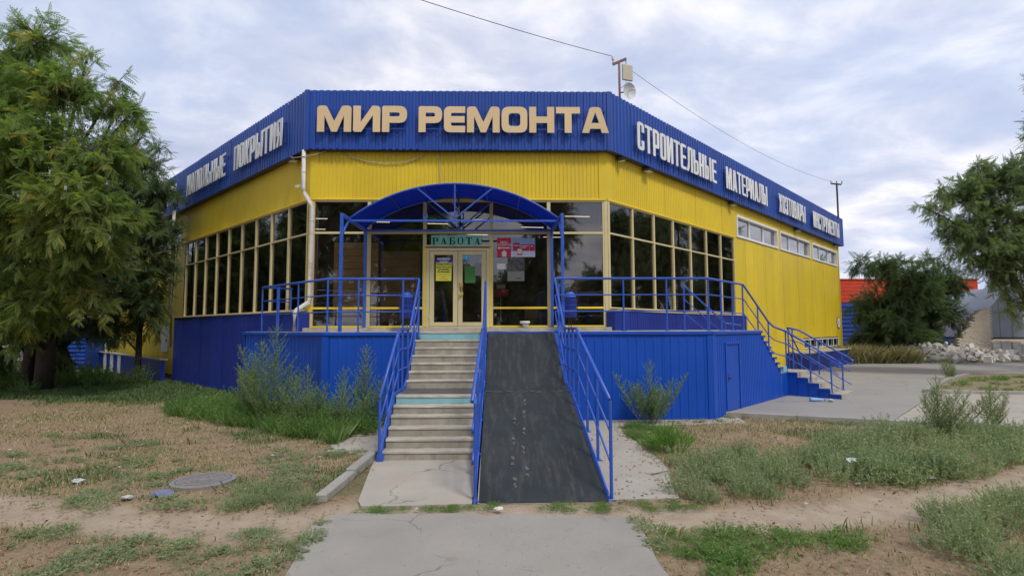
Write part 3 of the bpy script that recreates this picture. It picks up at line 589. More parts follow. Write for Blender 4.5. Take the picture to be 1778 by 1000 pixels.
ribbon(12.15, 16.7, 5.85, 6.70, LEFT)
bw = MB(); bw.box(RIGHT, 17.9, 24.75, .0, .04, 1.06, 1.11); bw.box(RIGHT, 17.9, 24.75, .0, .04, 1.50, 1.55)
for i in range(7): x = 17.9+i*(6.80/6); bw.box(RIGHT, x, x+.05, 0, .04, 1.11, 1.50)
W_ = bw.build('basement_window', 'white', S)
for i in range(6): MB().box(RIGHT, 17.95+i*(6.8/6), 17.9+(i+1)*(6.8/6), -.03, -.022, 1.11, 1.50).build('pane', 'glassclear', W_)
# indigo plinths under the side windows, concrete ledge on top
sheets(RIGHT, -.11, 9.55, .0, 2.64, .28, .115, .012, 'plinth', S, name='plinth_sheet')
sheets(LEFT, -.13, 11.35, -.05, 2.64, .33, .115, .010, 'plinth', S, name='plinth_sheet')
MB().box(RIGHT, -.10, 9.54, 0, .278, 0, 2.63).build('plinth_core', 'plinth', S); MB().box(LEFT, -.12, 11.34, 0, .328, 0, 2.63).build('plinth_core', 'plinth', S)
MB().box(RIGHT, 0, 9.58, 0, .32, 2.64, 2.672).build('window_ledge', 'door', S, bevel=.004); MB().box(LEFT, 0, 11.38, 0, .37, 2.64, 2.672).build('window_ledge', 'door', S, bevel=.004)
b = MB(); b.box(RIGHT, .28, .62, .294, .302, 2.09, 2.62); b.build('plinth_patch', 'plinth', S)
MB().box(FRONT, -.05, 8.6, .0, .26, 2.0, 2.185).build('threshold', 'concrete', S, bevel=.01)
# doors
D = thing('entrance_doors', FRONT.p(4.24, 0, 2.19), 'pair of beige framed glass entrance doors under the arched canopy', 'door')
b = MB(); b.box(FRONT, 3.345, 3.43, -.07, .045, 2.19, 4.46); b.box(FRONT, 5.06, 5.148, -.07, .045, 2.19, 4.46); b.box(FRONT, 3.43, 5.06, -.07, .045, 4.38, 4.46); b.box(FRONT, 3.43, 5.06, -.07, .045, 2.186, 2.22); b.build('door_frame', 'door', D, bevel=.005)
for a0, a1, h in ((3.44, 4.24, 0), (4.25, 5.05, 1)):
    b = MB(); z0, z1 = 2.225, 4.37
    b.box(FRONT, a0, a0+.13, -.03, .055, z0, z1); b.box(FRONT, a1-.13, a1, -.03, .055, z0, z1); b.box(FRONT, a0+.13, a1-.13, -.028, .053, z0, z0+.11); b.box(FRONT, a0+.13, a1-.13, -.028, .053, z1-.11, z1)
    lf = b.build('door_leaf', 'door', D, bevel=.006)
    MB().box(FRONT, a0+.13, a1-.13, 0, .008, z0+.11, z1-.11).build('pane', 'glass', lf)
    xh = a0-.0 if h == 0 else a1
    for zz in (2.5, 3.9, 4.05): MB().tube([FRONT.p(xh, .065, zz-.06), FRONT.p(xh, .065, zz+.06)], .014, 6).build('hinge', 'door', lf)
    if h:
        MB().tube([FRONT.p(a0+.04, .05, 3.10), FRONT.p(a0+.06, .12, 3.10), FRONT.p(a0+.13, .12, 3.13), FRONT.p(a0+.13, .12, 3.42), FRONT.p(a0+.06, .12, 3.45), FRONT.p(a0+.04, .05, 3.45)], .022, 8).build('handle', 'yframe', lf, smooth=True)
        MB().box(FRONT, a0+.05, a0+.08, .055, .06, 3.2, 3.34).build('lock', 'darkmetal', lf)
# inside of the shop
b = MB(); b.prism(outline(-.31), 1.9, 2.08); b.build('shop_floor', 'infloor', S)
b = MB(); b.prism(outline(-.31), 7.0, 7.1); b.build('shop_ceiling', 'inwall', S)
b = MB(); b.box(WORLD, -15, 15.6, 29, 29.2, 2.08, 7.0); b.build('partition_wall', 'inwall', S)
G_ = 'shop shelving units seen dimly through the glass'
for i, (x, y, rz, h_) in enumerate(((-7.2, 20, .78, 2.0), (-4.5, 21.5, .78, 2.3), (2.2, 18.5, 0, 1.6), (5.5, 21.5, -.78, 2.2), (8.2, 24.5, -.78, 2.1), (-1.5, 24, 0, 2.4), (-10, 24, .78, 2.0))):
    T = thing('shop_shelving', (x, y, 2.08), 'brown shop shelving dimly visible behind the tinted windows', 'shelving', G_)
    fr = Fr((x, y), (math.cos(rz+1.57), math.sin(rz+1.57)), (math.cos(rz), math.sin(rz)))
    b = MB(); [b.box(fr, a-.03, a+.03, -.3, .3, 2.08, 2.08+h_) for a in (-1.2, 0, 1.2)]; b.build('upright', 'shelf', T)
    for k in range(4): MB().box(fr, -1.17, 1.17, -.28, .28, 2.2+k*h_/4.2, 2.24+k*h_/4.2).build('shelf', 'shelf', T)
for i, (x, y, dx, dy) in enumerate(((-8.2, 19.8, 1, .2), (-6.3, 18.6, 1, .2), (-7.0, 20.6, 1, .2), (-4.3, 19.2, 1, 0), (-8.8, 21.6, 1, .2), (-2.3, 19.5, 1, 0), (-.5, 18.8, 1, 0), (1.2, 20.2, 1, 0), (2.6, 18.2, 1, 0), (4.6, 18.7, 1, .2), (4.2, 20.2, 1, 0), (6.0, 21.4, 1, .2), (-.9, 21.8, 1, 0), (2.2, 22.4, 1, 0))):
    T = thing('ceiling_tube_light', (x, y, 5.9), 'lit fluorescent tube hanging from the shop ceiling behind the glass', 'ceiling light', 'lit tubes in the shop')
    MB().box(WORLD, x-.45, x+.45, y-.02, y+.02, 5.93, 5.95).build('housing', 'darkmetal', T); MB().tube([(x-.42, y-.04, 5.90), (x+.42, y+.04, 5.90)], .009, 8).build('tube', 'tube', T)
    MB().tube([(x-.5, y, 5.98), (x-.5, y, 7.0)], .006, 4).build('hanger', 'darkmetal', T); MB().tube([(x+.5, y, 5.98), (x+.5, y, 7.0)], .006, 4).build('hanger', 'darkmetal', T)
def board_stack(x0, x1, y, z0, z1, mt, lab, n):
    T = thing('siding_display', ((x0+x1)/2, y, z0), lab, 'display panel'); h = (z1-z0)/n
    for k in range(n):
        zz = z0+k*h
        MB().extr(WORLD, [(y, zz), (y-.03, zz+.004), (y-.008, zz+h-.006), (y+.01, zz+h-.006)], x0, x1).build('board', mt, T)
    MB().box(WORLD, x0, x1, y+.01, y+.04, z0, z1).build('backing', mt, T)
    for a in (x0+.3, x1-.3): MB().box(WORLD, a-.02, a+.02, y+.0, y+.05, 2.08, z0).build('leg', 'darkmetal', T)
board_stack(-4.98, -3.66, 16.5, 2.35, 4.75, 'tan', 'tan display wall of lapped siding boards behind the leftmost front bay', 12)
board_stack(-3.60, -2.42, 16.6, 2.35, 4.50, 'tandark', 'greyer brown siding display behind the second front bay', 9)
T = thing('toilet', (.95, 16.6, 2.08), 'pale toilet on show inside the bay right of the doors', 'toilet')
MB().lathe((.95, 16.6, 2.08), [(.12, 0), (.11, .15), (.2, .38), (.2, .42), (.15, .42), (.1, .3), (0, .25)], 16).build('bowl', 'basin', T, smooth=True); MB().box(WORLD, .75, 1.15, 16.8, 16.98, 2.45, 2.8).build('cistern', 'basin', T, bevel=.02)
T = thing('price_stand', (.12, 16.4, 2.08), 'small red price stand on a thin pole inside the glass', 'display stand')
MB().tube([(.02, 16.4, 2.08), (.02, 16.4, 3.2)], .012, 6).build('pole', 'white', T); MB().box(WORLD, -.18, .26, 16.35, 16.38, 3.1, 3.32).build('red_board', 'red', T, bevel=.005); MB().box(WORLD, -.1, .16, 16.32, 16.34, 3.34, 3.46).build('card', 'paperw', T)
T = thing('door_plank', (-1.6, 16.2, 2.08), 'grey plank leaning inside behind the left door leaf', 'plank'); MB().bar((-1.42, 15.9, 2.09), (-1.72, 16.05, 3.4), .12, .03).build('plank_board', 'greyp', T)

# ------------------------------------------------------------------ signs on the fascia
TS = FA+.14
sign('МИР', FRONT, -5.18+5.45, -2.64+5.45, TS, 7.72, .76, 'gold', 'main_sign', 'first word МИР of the wide beige sign on the front fascia', {'М': 1.30, 'И': 1.03, 'Р': .95, '*': 1}, .28, .25, .30, gap=.07, depth=.03)
sign('РЕМОНТА', FRONT, -2.31+5.45, 3.12+5.45, TS, 7.72, .755, 'gold', 'main_sign', 'second word РЕМОНТА of the wide beige sign on the front fascia', {'Р': .93, 'Е': .84, 'М': 1.30, 'О': 1.03, 'Н': 1.0, 'Т': .96, 'А': 1.07, '*': 1}, .28, .25, .30, gap=.075, depth=.03)
cw = {'*': .40, 'М': .56, 'Ы': .56, 'Л': .45, 'А': .45, 'И': .42, 'Х': .46, 'Т': .42}
rs = lambda X: (X-3.10)*R2-.0; rs2 = lambda X: (X-(3.10+TS*q))*R2
for wd, x0, x1, lab in (('СТРОИТЕЛЬНЫЕ', 4.18, 8.19, 'tall grey word СТРОИТЕЛЬНЫЕ on the right fascia, nearest the front corner'), ('МАТЕРИАЛЫ', 8.82, 12.0, 'tall grey word МАТЕРИАЛЫ, second on the right fascia'), ('ХОЗТОВАРЫ', 13.10, 15.95, 'tall grey word ХОЗТОВАРЫ, third on the right fascia'), ('ИНСТРУМЕНТЫ', 16.95, 20.70, 'tall grey word ИНСТРУМЕНТЫ at the far end of the right fascia')):
    sign(wd, RIGHT, rs2(x0), rs2(x1), TS, 7.58, .87, 'silver', 'fascia_sign', lab, cw, .148, .112, .15, depth=.018)
ls = lambda X: (-5.45-TS*q-X)*R2
for wd, x0, x1, lab in (('ПОКРЫТИЯ', -9.25, -6.51, 'tall grey word ПОКРЫТИЯ on the left fascia, nearest the front corner'), ('НАПОЛЬНЫЕ', -12.95, -9.84, 'tall grey word НАПОЛЬНЫЕ in the middle of the left fascia'), ('ИКА', -14.95, -13.92, 'letters ИКА ending the word half hidden by the tree on the left fascia')):
    sign(wd, LEFT, ls(x0), ls(x1), TS, 7.64, .84, 'silver', 'fascia_sign', lab, cw, .148, .112, .15, depth=.018)

# ------------------------------------------------------------------ papers on the glass
def paper(F, s0, s1, z0, z1, mt, name, parent, t=.0, d=.004): return MB().box(F, s0, s1, t, t+d, z0, z1).build(name, mt, parent)
o5 = 5.45
T = thing('job_sign', FRONT.p(4.2, 0, 4.5), 'teal РАБОТА sign of six lettered sheets above the doors', 'sign')
x0, x1 = -1.975+o5, -.53+o5; n = 6
def serif(ch, W):
    s, h = .23, .07   # heavy stems, hair serifs
    def bar(x, a, b): return [(x, a), (x+s, a), (x+s, b), (x, b)]
    if ch == 'Р': return [[(0, 0), (0, .05), (.08, .05), (.08, .95), (0, .95), (0, 1), (W, 1, .3), (W, .42, .3), (.08+s, .42), (.08+s, .05), (.42, .05), (.42, 0)], [(.08+s, .94), (W-.2, .94, .15), (W-.2, .48, .15), (.08+s, .48)]]
    if ch == 'А': return [[(0, 0), (0, .05), (.08, .05), (W*.48, 1), (W*.56, 1), (W-.06, .05), (W, .05), (W, 0), (W-.38, 0), (W-.38, .05), (W-.30, .05), (W-.36, .28), (.24, .28), (.15, .05), (.24, .05), (.24, 0)], [(.27, .34), (W-.38, .34), (W*.46, .78)]]
    if ch == 'Б': return [[(0, 0), (0, .05), (.08, .05), (.08, .95), (0, .95), (0, 1), (W-.05, 1), (W-.05, .75), (W-.1, .75), (W-.14, .93), (.08+s, .93), (.08+s, .58), (W, .58, .25), (W, 0, .25)], [(.08+s, .52), (W-.2, .52, .12), (W-.2, .06, .12), (.08+s, .06)]]
    if ch == 'О': return [[(0, 0, .45), (0, 1, .45), (W, 1, .45), (W, 0, .45)], [(.2, .05, .4), (.2, .95, .4), (W-.2, .95, .4), (W-.2, .05, .4)]]
    if ch == 'Т': return [[(0, .7), (0, 1), (W, 1), (W, .7), (W-.04, .7), (W-.1, .93), (W/2+s/2, .93), (W/2+s/2, .05), (W/2+.2, .05), (W/2+.2, 0), (W/2-.2, 0), (W/2-.2, .05), (W/2-s/2, .05), (W/2-s/2, .93), (.1, .93), (.04, .7)]]
_g = glyph
for i, ch in enumerate('РАБОТА'):
    a0 = x0+(x1-x0)*i/n; a1 = x0+(x1-x0)*(i+1)/n; dz = random.uniform(-.008, .008)
    sh = paper(FRONT, a0+.002, a1-.002, 4.525+dz, 4.835+dz, 'teal', 'letter_sheet', T, .034+.002*(i % 2))
    glyph = lambda c, W, s, h, r: serif(c, W)
    me = glyph_mesh(ch, .80, .2, .1, .1, 1.0, .205, .002, 'black').copy(); GC.clear(); me.transform(frame_matrix(FRONT, a0+.038, .045, 4.56+dz)); link('letter', me, sh)
glyph = _g
# red and blue poster with the arrow
T = thing('advert_poster', FRONT.p(5.9, 0, 4.2), 'red and blue poster with a white arrow on the glass right of the doors', 'poster')
a, b_ = -.085+o5, 1.01+o5; m_ = a+.40
paper(FRONT, a, m_, 4.2, 4.755, 'red', 'red_field', T, .034); paper(FRONT, m_, b_, 4.36, 4.75, 'skyblue', 'blue_field', T, .034); paper(FRONT, m_, b_, 4.2, 4.36, 'palelilac', 'pale_field', T, .034)
put_text('lettering', T, 'ЗДЕСЬ', .068, 'paperw', FRONT, a+.2, .041, 4.62, .002); put_text('lettering', T, 'ПРОДАЁТСЯ', .066, 'paperw', FRONT, a+.2, .041, 4.545, .002)
paper(FRONT, a+.03, a+.10, 4.43, 4.49, 'paperw', 'logo_square', T, .039, .003); paper(FRONT, a+.11, a+.37, 4.445, 4.475, 'paperw', 'logo_strip', T, .039, .003)
MB().extr_t(FRONT, [(a+.14, 4.205), (a+.27, 4.205), (a+.27, 4.31), (a+.295, 4.31), (a+.205, 4.395), (a+.115, 4.31), (a+.14, 4.31)], .039, .042).build('arrow', 'paperw', T)
paper(FRONT, m_+.06, m_+.25, 4.38, 4.61, 'red', 'red_box', T, .039, .003); paper(FRONT, m_+.28, m_+.52, 4.38, 4.57, 'red', 'red_box', T, .039, .003); paper(FRONT, m_+.535, m_+.68, 4.38, 4.57, 'red', 'red_box', T, .039, .003)
for x, z, ww in ((m_+.09, 4.52, .13), (m_+.30, 4.51, .2), (m_+.30, 4.46, .14), (m_+.57, 4.5, .06)): paper(FRONT, x, x+ww, z, z+.022, 'palelilac', 'print_line', T, .043, .002)
paper(FRONT, m_+.175, m_+.325, 4.255, 4.44, 'red', 'badge_edge', T, .044, .002); paper(FRONT, m_+.185, m_+.315, 4.29, 4.43, 'paperw', 'badge', T, .047, .002)
# opening hours
T = thing('opening_hours_poster', FRONT.p(3.84, 0, 3.51), 'yellow and navy opening hours sheet on the left door leaf', 'poster')
a, b_ = -1.83+o5, -1.385+o5; c_ = (a+b_)/2
paper(FRONT, a, b_, 3.51, 4.035, 'papery', 'yellow_sheet', T, .060); paper(FRONT, a, b_, 4.035, 4.165, 'papernavy', 'navy_band', T, .060)
for s_, z, t_, mt, of in ((.050, 4.142, 'МИР РЕМОНТА', 'paperw', .003), (.036, 4.097, 'СТРОИТЕЛЬНЫЕ', 'paperw', .001), (.034, 4.055, 'МАТЕРИАЛЫ', 'paperw', .002), (.048, 3.985, 'РЕЖИМ РАБОТЫ', 'black', .002), (.044, 3.89, 'ПН-ПТ с 9⁰⁰ до 18⁰⁰', 'black', .002), (.042, 3.83, 'БЕЗ ПЕРЕРЫВА', 'black', .002), (.042, 3.765, 'БЕЗ ВЫХОДНЫХ', 'black', .002), (.036, 3.62, 'ДОБРО', 'orange', .002), (.036, 3.56, 'ПОЖАЛОВАТЬ', 'orange', .002)):
    put_text('lettering', T, t_, s_, mt, FRONT, c_, .066, z, of)
for z in (3.935, 3.69): paper(FRONT, a+.03, b_-.03, z, z+.004, 'black', 'rule_line', T, .065, .001)
T = thing('round_sticker', FRONT.p(4.5, 0, 4.2), 'round light blue sticker at the top of the right door pane', 'sticker')
cx, cz = -.965+o5, 4.20; pr = [(cx+.085*math.cos(i*math.pi/12), cz+.085*math.sin(i*math.pi/12)) for i in range(24)]; MB().extr_t(FRONT, pr, .009, .012).build('disc', 'sticker', T); put_text('figure', T, 'i', .11, 'paperw', FRONT, cx, .0135, cz, .002)
o = paper(FRONT, -1.01+o5, -.70+o5, 3.455, 3.93, 'green', 'notice_sheet', None, .010); tag(o, 'dull green paper sheet taped inside the right door pane', 'notice')
o = paper(FRONT, -.72+o5, -.52+o5, 3.67, 4.03, 'greyp', 'notice_sheet', None, .014); tag(o, 'small grey printed sheet overlapping the green one on the right door', 'notice')
o = paper(FRONT, -.085+o5, .155+o5, 3.85, 4.01, 'paperw', 'card_sticker', None, .0); tag(o, 'small white card sticker on the glass beside the door frame', 'sticker')
T = thing('wall_calendar', FRONT.p(5.91, 0, 3.5), 'dark picture calendar hanging on the glass below the red poster', 'calendar')
paper(FRONT, .215+o5, .70+o5, 3.79, 4.18, mat('calendar_photo', (.09, .09, .085), .6, .6, 9), 'picture', T, .0); paper(FRONT, .215+o5, .70+o5, 3.51, 3.79, 'greyp', 'date_sheet', T, .0); paper(FRONT, .45+o5, .6+o5, 3.575, 3.595, 'black', 'print_line', T, .005, .001)
T = thing('lit_box', FRONT.p(3.31, 0, 5.3), 'small light blue box fixed to the mullion under the canopy', 'junction box'); MB().box(FRONT, 3.245, 3.375, .03, .10, 5.31, 5.44).build('case', 'lightbox', T, bevel=.008)
MB().box(FRONT, 3.275, 3.345, .1, .104, 5.34, 5.41).build('cover', 'skyblue', T)
T = thing('round_wall_sign', RIGHT.p(24.9, 0, 2.4), 'round white sign with a red rim near the far right corner of the wall', 'sign')
c0 = (20.74-3.1)*R2; pr = lambda r: [(c0+r*math.cos(i*math.pi/12), 2.45+r*math.sin(i*math.pi/12)) for i in range(24)]
MB().extr_t(RIGHT, pr(.37), .02, .035).build('rim', 'rust', T); MB().extr_t(RIGHT, pr(.30), .036, .042).build('face', 'paperw', T); put_text('numeral', T, '5', .35, 'black', RIGHT, c0, .045, 2.45, .01)

# ------------------------------------------------------------------ PORCH
P = thing('entrance_porch', (0, 13, 0), 'raised blue clad entrance porch in front of the glazed corner', 'porch')
CH = Fr((5.02, 13.0), (q, q), (q, -q)); CHL = Fr((-4.13, 13.0), (-q, q), (-q, -q))
dz = 2.085
MB().prism([(-7.48, 16.35), (-4.12, 13.01), (5.01, 13.01), CH.p(3.18, -.01, 0)[:2], CH.p(3.18, -1.75, 0)[:2], CH.p(5.1, -1.75, 0)[:2], (6.4, 18.95), (3.1, 15.72), (-5.45, 15.72), (-6.8, 17.05)], 1.9, dz).build('deck_slab', 'concrete', P)
b = MB()
b.prism([(-7.46, 16.33), (-4.11, 13.03), (5.0, 13.03), CH.p(3.16, -.03, 0)[:2], CH.p(3.16, -.3, 0)[:2], (4.8, 13.3), (-4.0, 13.3), (-7.2, 16.5)], 0, 1.9); b.build('porch_wall', 'panel', P)
sheets(Fr((-4.13, 13.0), (1, 0), (0, -1)), 0, 9.15, .0, 2.0, .01, .20, .012, 'panel', P, name='cladding_sheet', frac=.82)
sheets(CH, 0, .70, .0, 2.0, .01, .115, .012, 'panel', P); sheets(CH, 1.62, 3.18, .0, 2.0, .01, .115, .012, 'panel', P); sheets(CH, .70, 1.62, 1.80, 2.0, .01, .115, .012, 'panel', P)
sheets(CHL, 0, 4.76, -.1, 2.0, .01, .20, .012, 'panel', P, frac=.82)
sheets(Fr((-7.49, 16.37), (q, q), (-q, q)), 0, .97, -.1, 2.0, .01, .115, .012, 'panel', P)
b = MB(); b.box(Fr((-4.13, 13.0), (1, 0), (0, -1)), -.02, 9.17, .0, .06, 1.995, 2.075); b.box(CH, .0, 3.2, .0, .06, 1.995, 2.075); b.box(CHL, 0, 4.80, 0, .06, 1.995, 2.075); b.build('edge_flange', 'panel', P, bevel=.008)
FL = Fr((-4.13, 13.0), (1, 0), (0, -1))
for F, a0, a1 in ((FL, -.03, .12), (CHL, 0, .12), (FL, 9.03, 9.17), (CH, 0, .14), (CHL, 4.64, 4.78)): MB().box(F, a0, a1, .028, .036, -.05, 1.99).build('corner_trim', 'panel', P)
# service door in the angled face
SD = thing('service_door', CH.p(1.16, 0, 0), 'narrow blue service door in the angled side of the porch', 'door')
b = MB(); b.box(CH, .70, .77, -.02, .045, .1, 1.78); b.box(CH, 1.55, 1.62, -.02, .045, .1, 1.78); b.box(CH, .70, 1.62, -.02, .047, 1.74, 1.80); b.build('door_frame', 'panel', SD, bevel=.004)
b = MB(); b.box(CH, .78, 1.54, -.01, .022, .12, 1.73); dl = b.build('door_leaf', 'panel', SD, bevel=.004); MB().tube([CH.p(.86, .02, .92), CH.p(.86, .06, .92), CH.p(.96, .06, .92)], .012, 6).build('handle', 'darkmetal', dl); MB().box(CH, .83, .89, .022, .027, .84, 1.0).build('lock_plate', 'darkmetal', dl)

# front stairs
ST = thing('front_stairs', (-1.15, 9.2, 0), 'worn concrete entrance stairs with two light blue risers left of the ramp', 'stairs')
YS = [9.20, 9.42, 9.64, 9.86, 10.08, 10.30, 11.50, 11.73, 11.96, 12.19, 12.42, 12.65, 12.90]; ZS = [.16, .313, .467, .63, .776, .925, 1.10, 1.262, 1.423, 1.578, 1.74, 1.903, 2.085]
for i, (y, z) in enumerate(zip(YS, ZS)):
    y1 = YS[i+1]+.06 if i < 12 else 13.03; z0 = (ZS[i-1]-.0 if i else -.05); x0 = -1.93+random.uniform(-.01, .01)
    b = MB(); n = 7; xs = [x0+(-.40-x0)*k/n for k in range(n+1)]
    for k in range(n):     # chipped, uneven nosing
        jn0 = random.uniform(-.008, .006)
        pass
    prof = []
    vs = []; fs = []
    for k, x in enumerate(xs):
        ch_ = random.uniform(0, .012); cz = random.uniform(0, .01) if random.random() < .8 else random.uniform(.012, .03)
        vs += [(x, y+.012, z0), (x, y+.012, z-.045), (x, y-.012+ch_*.4, z-.040), (x, y-.012+ch_, z-cz-.004), (x, y+.02+ch_, z), (x, y1, z), (x, y1, z0)]
    for k in range(n):
        for j in range(7): fs.append((k*7+j, k*7+(j+1) % 7, (k+1)*7+(j+1) % 7, (k+1)*7+j))
    fs += [tuple(range(7)), tuple(range(n*7, n*7+7))[::-1]]
    b.add(vs, fs); b.build('step', 'concrete', ST)
    if i in (5, 12): MB().box(WORLD, -1.92, -.42, y+.002, y+.014, (ZS[i-1])+.004, z-.042).build('painted_riser', 'cyan', ST)
    else: MB().box(WORLD, -1.92, -.42, y+.006, y+.0145, (ZS[i-1] if i else 0)+.003, z-.043).build('riser_face', 'riser', ST)
slab('landing_mat', [(-1.9, 10.55), (-.42, 10.52), (-.42, 11.45), (-1.9, 11.48)], .926, .934, mat('worn_rubber_mat', (.085, .08, .075), .9, .3, 3, dirt=.5, dirtcol=(.2, .17, .14)), kind=None, parent=ST)
b = MB()     # side plates, stepped a little above the treads
pl = [(9.12, -.05), (9.12, .12), (10.24, .97), (11.42, .99), (12.95, 2.06), (12.95, -.05)]
for xa, xb in ((-1.975, -1.94), (-.39, -.345)): b.extr(WORLD, pl, xa, xb)
b.box(WORLD, -2.0, -1.90, 9.10, 9.32, -.02, .13); b.build('side_plate', 'rail', ST)

# ramp
RP = thing('wheelchair_ramp', (.55, 7, 0), 'steep ramp covered with dusty black rubber right of the front stairs', 'ramp')
sec = [(6.98, .005, -.26, 1.345), (7.05, .02, -.265, 1.345), (8.3, .345, -.28, 1.34), (9.5, .66, -.29, 1.335), (10.55, .93, -.30, 1.33), (10.75, .955, -.30, 1.33), (11.12, .965, -.30, 1.325), (11.3, 1.06, -.30, 1.32), (12.2, 1.60, -.295, 1.30), (12.85, 2.0, -.29, 1.285), (13.02, 2.088, -.29, 1.28)]
b = MB(); vs = []; fs = []; n = 6
for y, z, xa, xb in sec:
    for k in range(n+1): vs.append((xa+(xb-xa)*k/n, y+random.uniform(-.004, .004), z+random.uniform(-.004, .004)))
for i in range(len(sec)-1):
    for k in range(n): a = i*(n+1)+k; fs.append((a, a+1, a+n+2, a+n+1))
b.add(vs, fs)
def rubber():
    m = mat('dusty_black_rubber', (.034, .040, .044), .82, .18, 1.2, bump=.25, bscale=90, dirt=.22, dirtcol=(.09, .088, .082), dscale=1.4, spec=.12)
    nt = m.node_tree; N = nt.nodes.new; L = nt.links.new; b = nt.nodes['Principled BSDF']; src = b.inputs['Base Color'].links[0].from_socket
    tc = N('ShaderNodeTexCoord'); mp = N('ShaderNodeMapping'); mp.inputs['Scale'].default_value = (3.4, .55, .55); L(tc.outputs['Object'], mp.inputs[0])
    n = N('ShaderNodeTexNoise'); n.inputs['Scale'].default_value = 3; n.inputs['Detail'].default_value = 7; n.inputs['Roughness'].default_value = .7; L(mp.outputs[0], n.inputs[0])
    r = N('ShaderNodeMapRange'); r.inputs[1].default_value = .50; r.inputs[2].default_value = .80; r.inputs[4].default_value = .22; L(n.outputs[0], r.inputs[0])
    v = N('ShaderNodeTexVoronoi'); v.inputs['Scale'].default_value = 42; L(tc.outputs['Object'], v.inputs[0]); rv = N('ShaderNodeMapRange'); rv.inputs[1].default_value = .035; rv.inputs[2].default_value = .08; rv.inputs[3].default_value = .5; rv.inputs[4].default_value = 0; L(v.outputs[0], rv.inputs[0])
    n9 = N('ShaderNodeTexNoise'); n9.inputs['Scale'].default_value = 9; L(tc.outputs['Object'], n9.inputs[0]); r9 = N('ShaderNodeMapRange'); r9.inputs[1].default_value = .55; r9.inputs[2].default_value = .65; L(n9.outputs[0], r9.inputs[0])
    mu = N('ShaderNodeMath'); mu.operation = 'MULTIPLY'; L(rv.outputs[0], mu.inputs[0]); L(r9.outputs[0], mu.inputs[1])
    ad = N('ShaderNodeMath'); ad.operation = 'MAXIMUM'; L(r.outputs[0], ad.inputs[0]); L(mu.outputs[0], ad.inputs[1])
    mx = N('ShaderNodeMixRGB'); mx.inputs[2].default_value = (.27, .235, .19, 1); L(ad.outputs[0], mx.inputs[0]); L(src, mx.inputs[1]); L(mx.outputs[0], b.inputs['Base Color']); return m
M['rubber'] = rubber(); b.build('rubber_mat', 'rubber', RP)
b = MB(); cs = [(y, z-.012) for y, z, _, _ in sec]; b.extr(WORLD, [(13.0, -.05), (6.99, -.05)]+cs, -.285, 1.27); b.build('ramp_core', 'concrete', RP)
b = MB(); pr_ = [(y, z+.055) for y, z, _, _ in sec[1:]]; b.extr(WORLD, [(12.98, -.02), (7.0, -.02)]+pr_, 1.352, 1.372); b.extr(WORLD, [(12.98, -.02), (7.0, -.02)]+pr_, -.330, -.306); b.build('side_plate', 'rail', RP)
b = MB()
for i in range(len(sec)-1):
    (y, z, xa, xb), (y2, z2, xc, xd) = sec[i], sec[i+1]
    b.add([(xb-.005, y, z+.006), (1.365, y, z+.05), (1.365, y2, z2+.05), (xd-.005, y2, z2+.006)], [(0, 1, 2, 3)])
b.build('edge_strip', 'rail', RP)
def prints():   # dusty footprints up the ramp
    b = MB()
    for i, (x, y) in enumerate(((.18, 7.45), (.34, 7.72), (.16, 8.0), (.33, 8.32), (.20, 8.60), (.36, 8.95), (.22, 9.3), (.40, 9.6), (.45, 10.1))):
        z = np.interp(y, [s_[0] for s_ in sec], [s_[1] for s_ in sec]); sl = .262; px = random.uniform(-.03, .03)
        for (ox, oy, rx, ry) in ((0, .07, .042, .075), (0, -.09, .033, .045)):
            for rep in range(5):
                a0 = random.uniform(0, 6.28); pts = []
                ex, ey = ox+random.uniform(-.018, .018), oy+random.uniform(-.04, .04)
                for k in range(7): a = a0+k*2*math.pi/7; r = random.uniform(.25, .55); pts.append((x+px+ex+rx*r*math.cos(a), y+ey+ry*r*math.sin(a)))
                b.add([(p[0], p[1], z+(p[1]-y)*sl+.0065+.001*rep) for p in pts], [tuple(range(7))])
    for i in range(60):   # scuffed dust along the crease and at both ends
        x = random.uniform(-.27, 1.3); y = random.choice((10.62, 10.64, 10.68))+random.gauss(0, .03); z = np.interp(y, [s_[0] for s_ in sec], [s_[1] for s_ in sec]); z2 = np.interp(y+.03, [s_[0] for s_ in sec], [s_[1] for s_ in sec]); sl = (z2-z)/.03; rx, ry = random.uniform(.02, .09), random.uniform(.006, .02); a0 = random.uniform(0, 6)
        b.add([(x+rx*random.uniform(.5, 1)*math.cos(a0+k), y+ry*math.sin(a0+k), z+ry*math.sin(a0+k)*sl+.009) for k in range(6)], [tuple(range(6))])
    o = b.build('dust_marks', mat('pale_dust', (.13, .12, .105), .95, .2, 20), RP); o['kind'] = 'stuff'
prints()

# ------------------------------------------------------------------ RAILINGS
def railing(label, runs, posts, loc, gap=.39, curl=None, name='railing', rt=.027, extra_tops=()):
    T = thing(name, loc, label, 'railing')
    for pts in runs:
        for k in range(3):
            MB().tube([(x, y, z-gap*k) for x, y, z in pts], rt if k == 0 else .015, 10 if k == 0 else 7).build('top_rail' if k == 0 else 'mid_rail', 'rail', T, smooth=True)
    for (x, y, z0, z1) in posts:
        b = MB(); b.tube([(x, y, z0), (x, y, z1-.02)], .022, 8); b.box(WORLD, x-.05, x+.05, y-.04, y+.04, z0, z0+.01); b.build('post', 'rail', T)
    for c in extra_tops: MB().tube(c, rt, 10).build('end_loop', 'rail', T, smooth=True)
    return T
H = 1.245
def yz(y, tab): return float(np.interp(y, [t[0] for t in tab], [t[1] for t in tab]))
sz = [(9.1, 0), (9.2, .16), (10.3, .92), (11.5, .93), (12.9, 2.05), (13.1, dz)]
dl_ = [Vector(CHL.p(a, -.06, 0)) for a in (0.0, 1.55, 3.1, 4.0)]
XL = -1.965
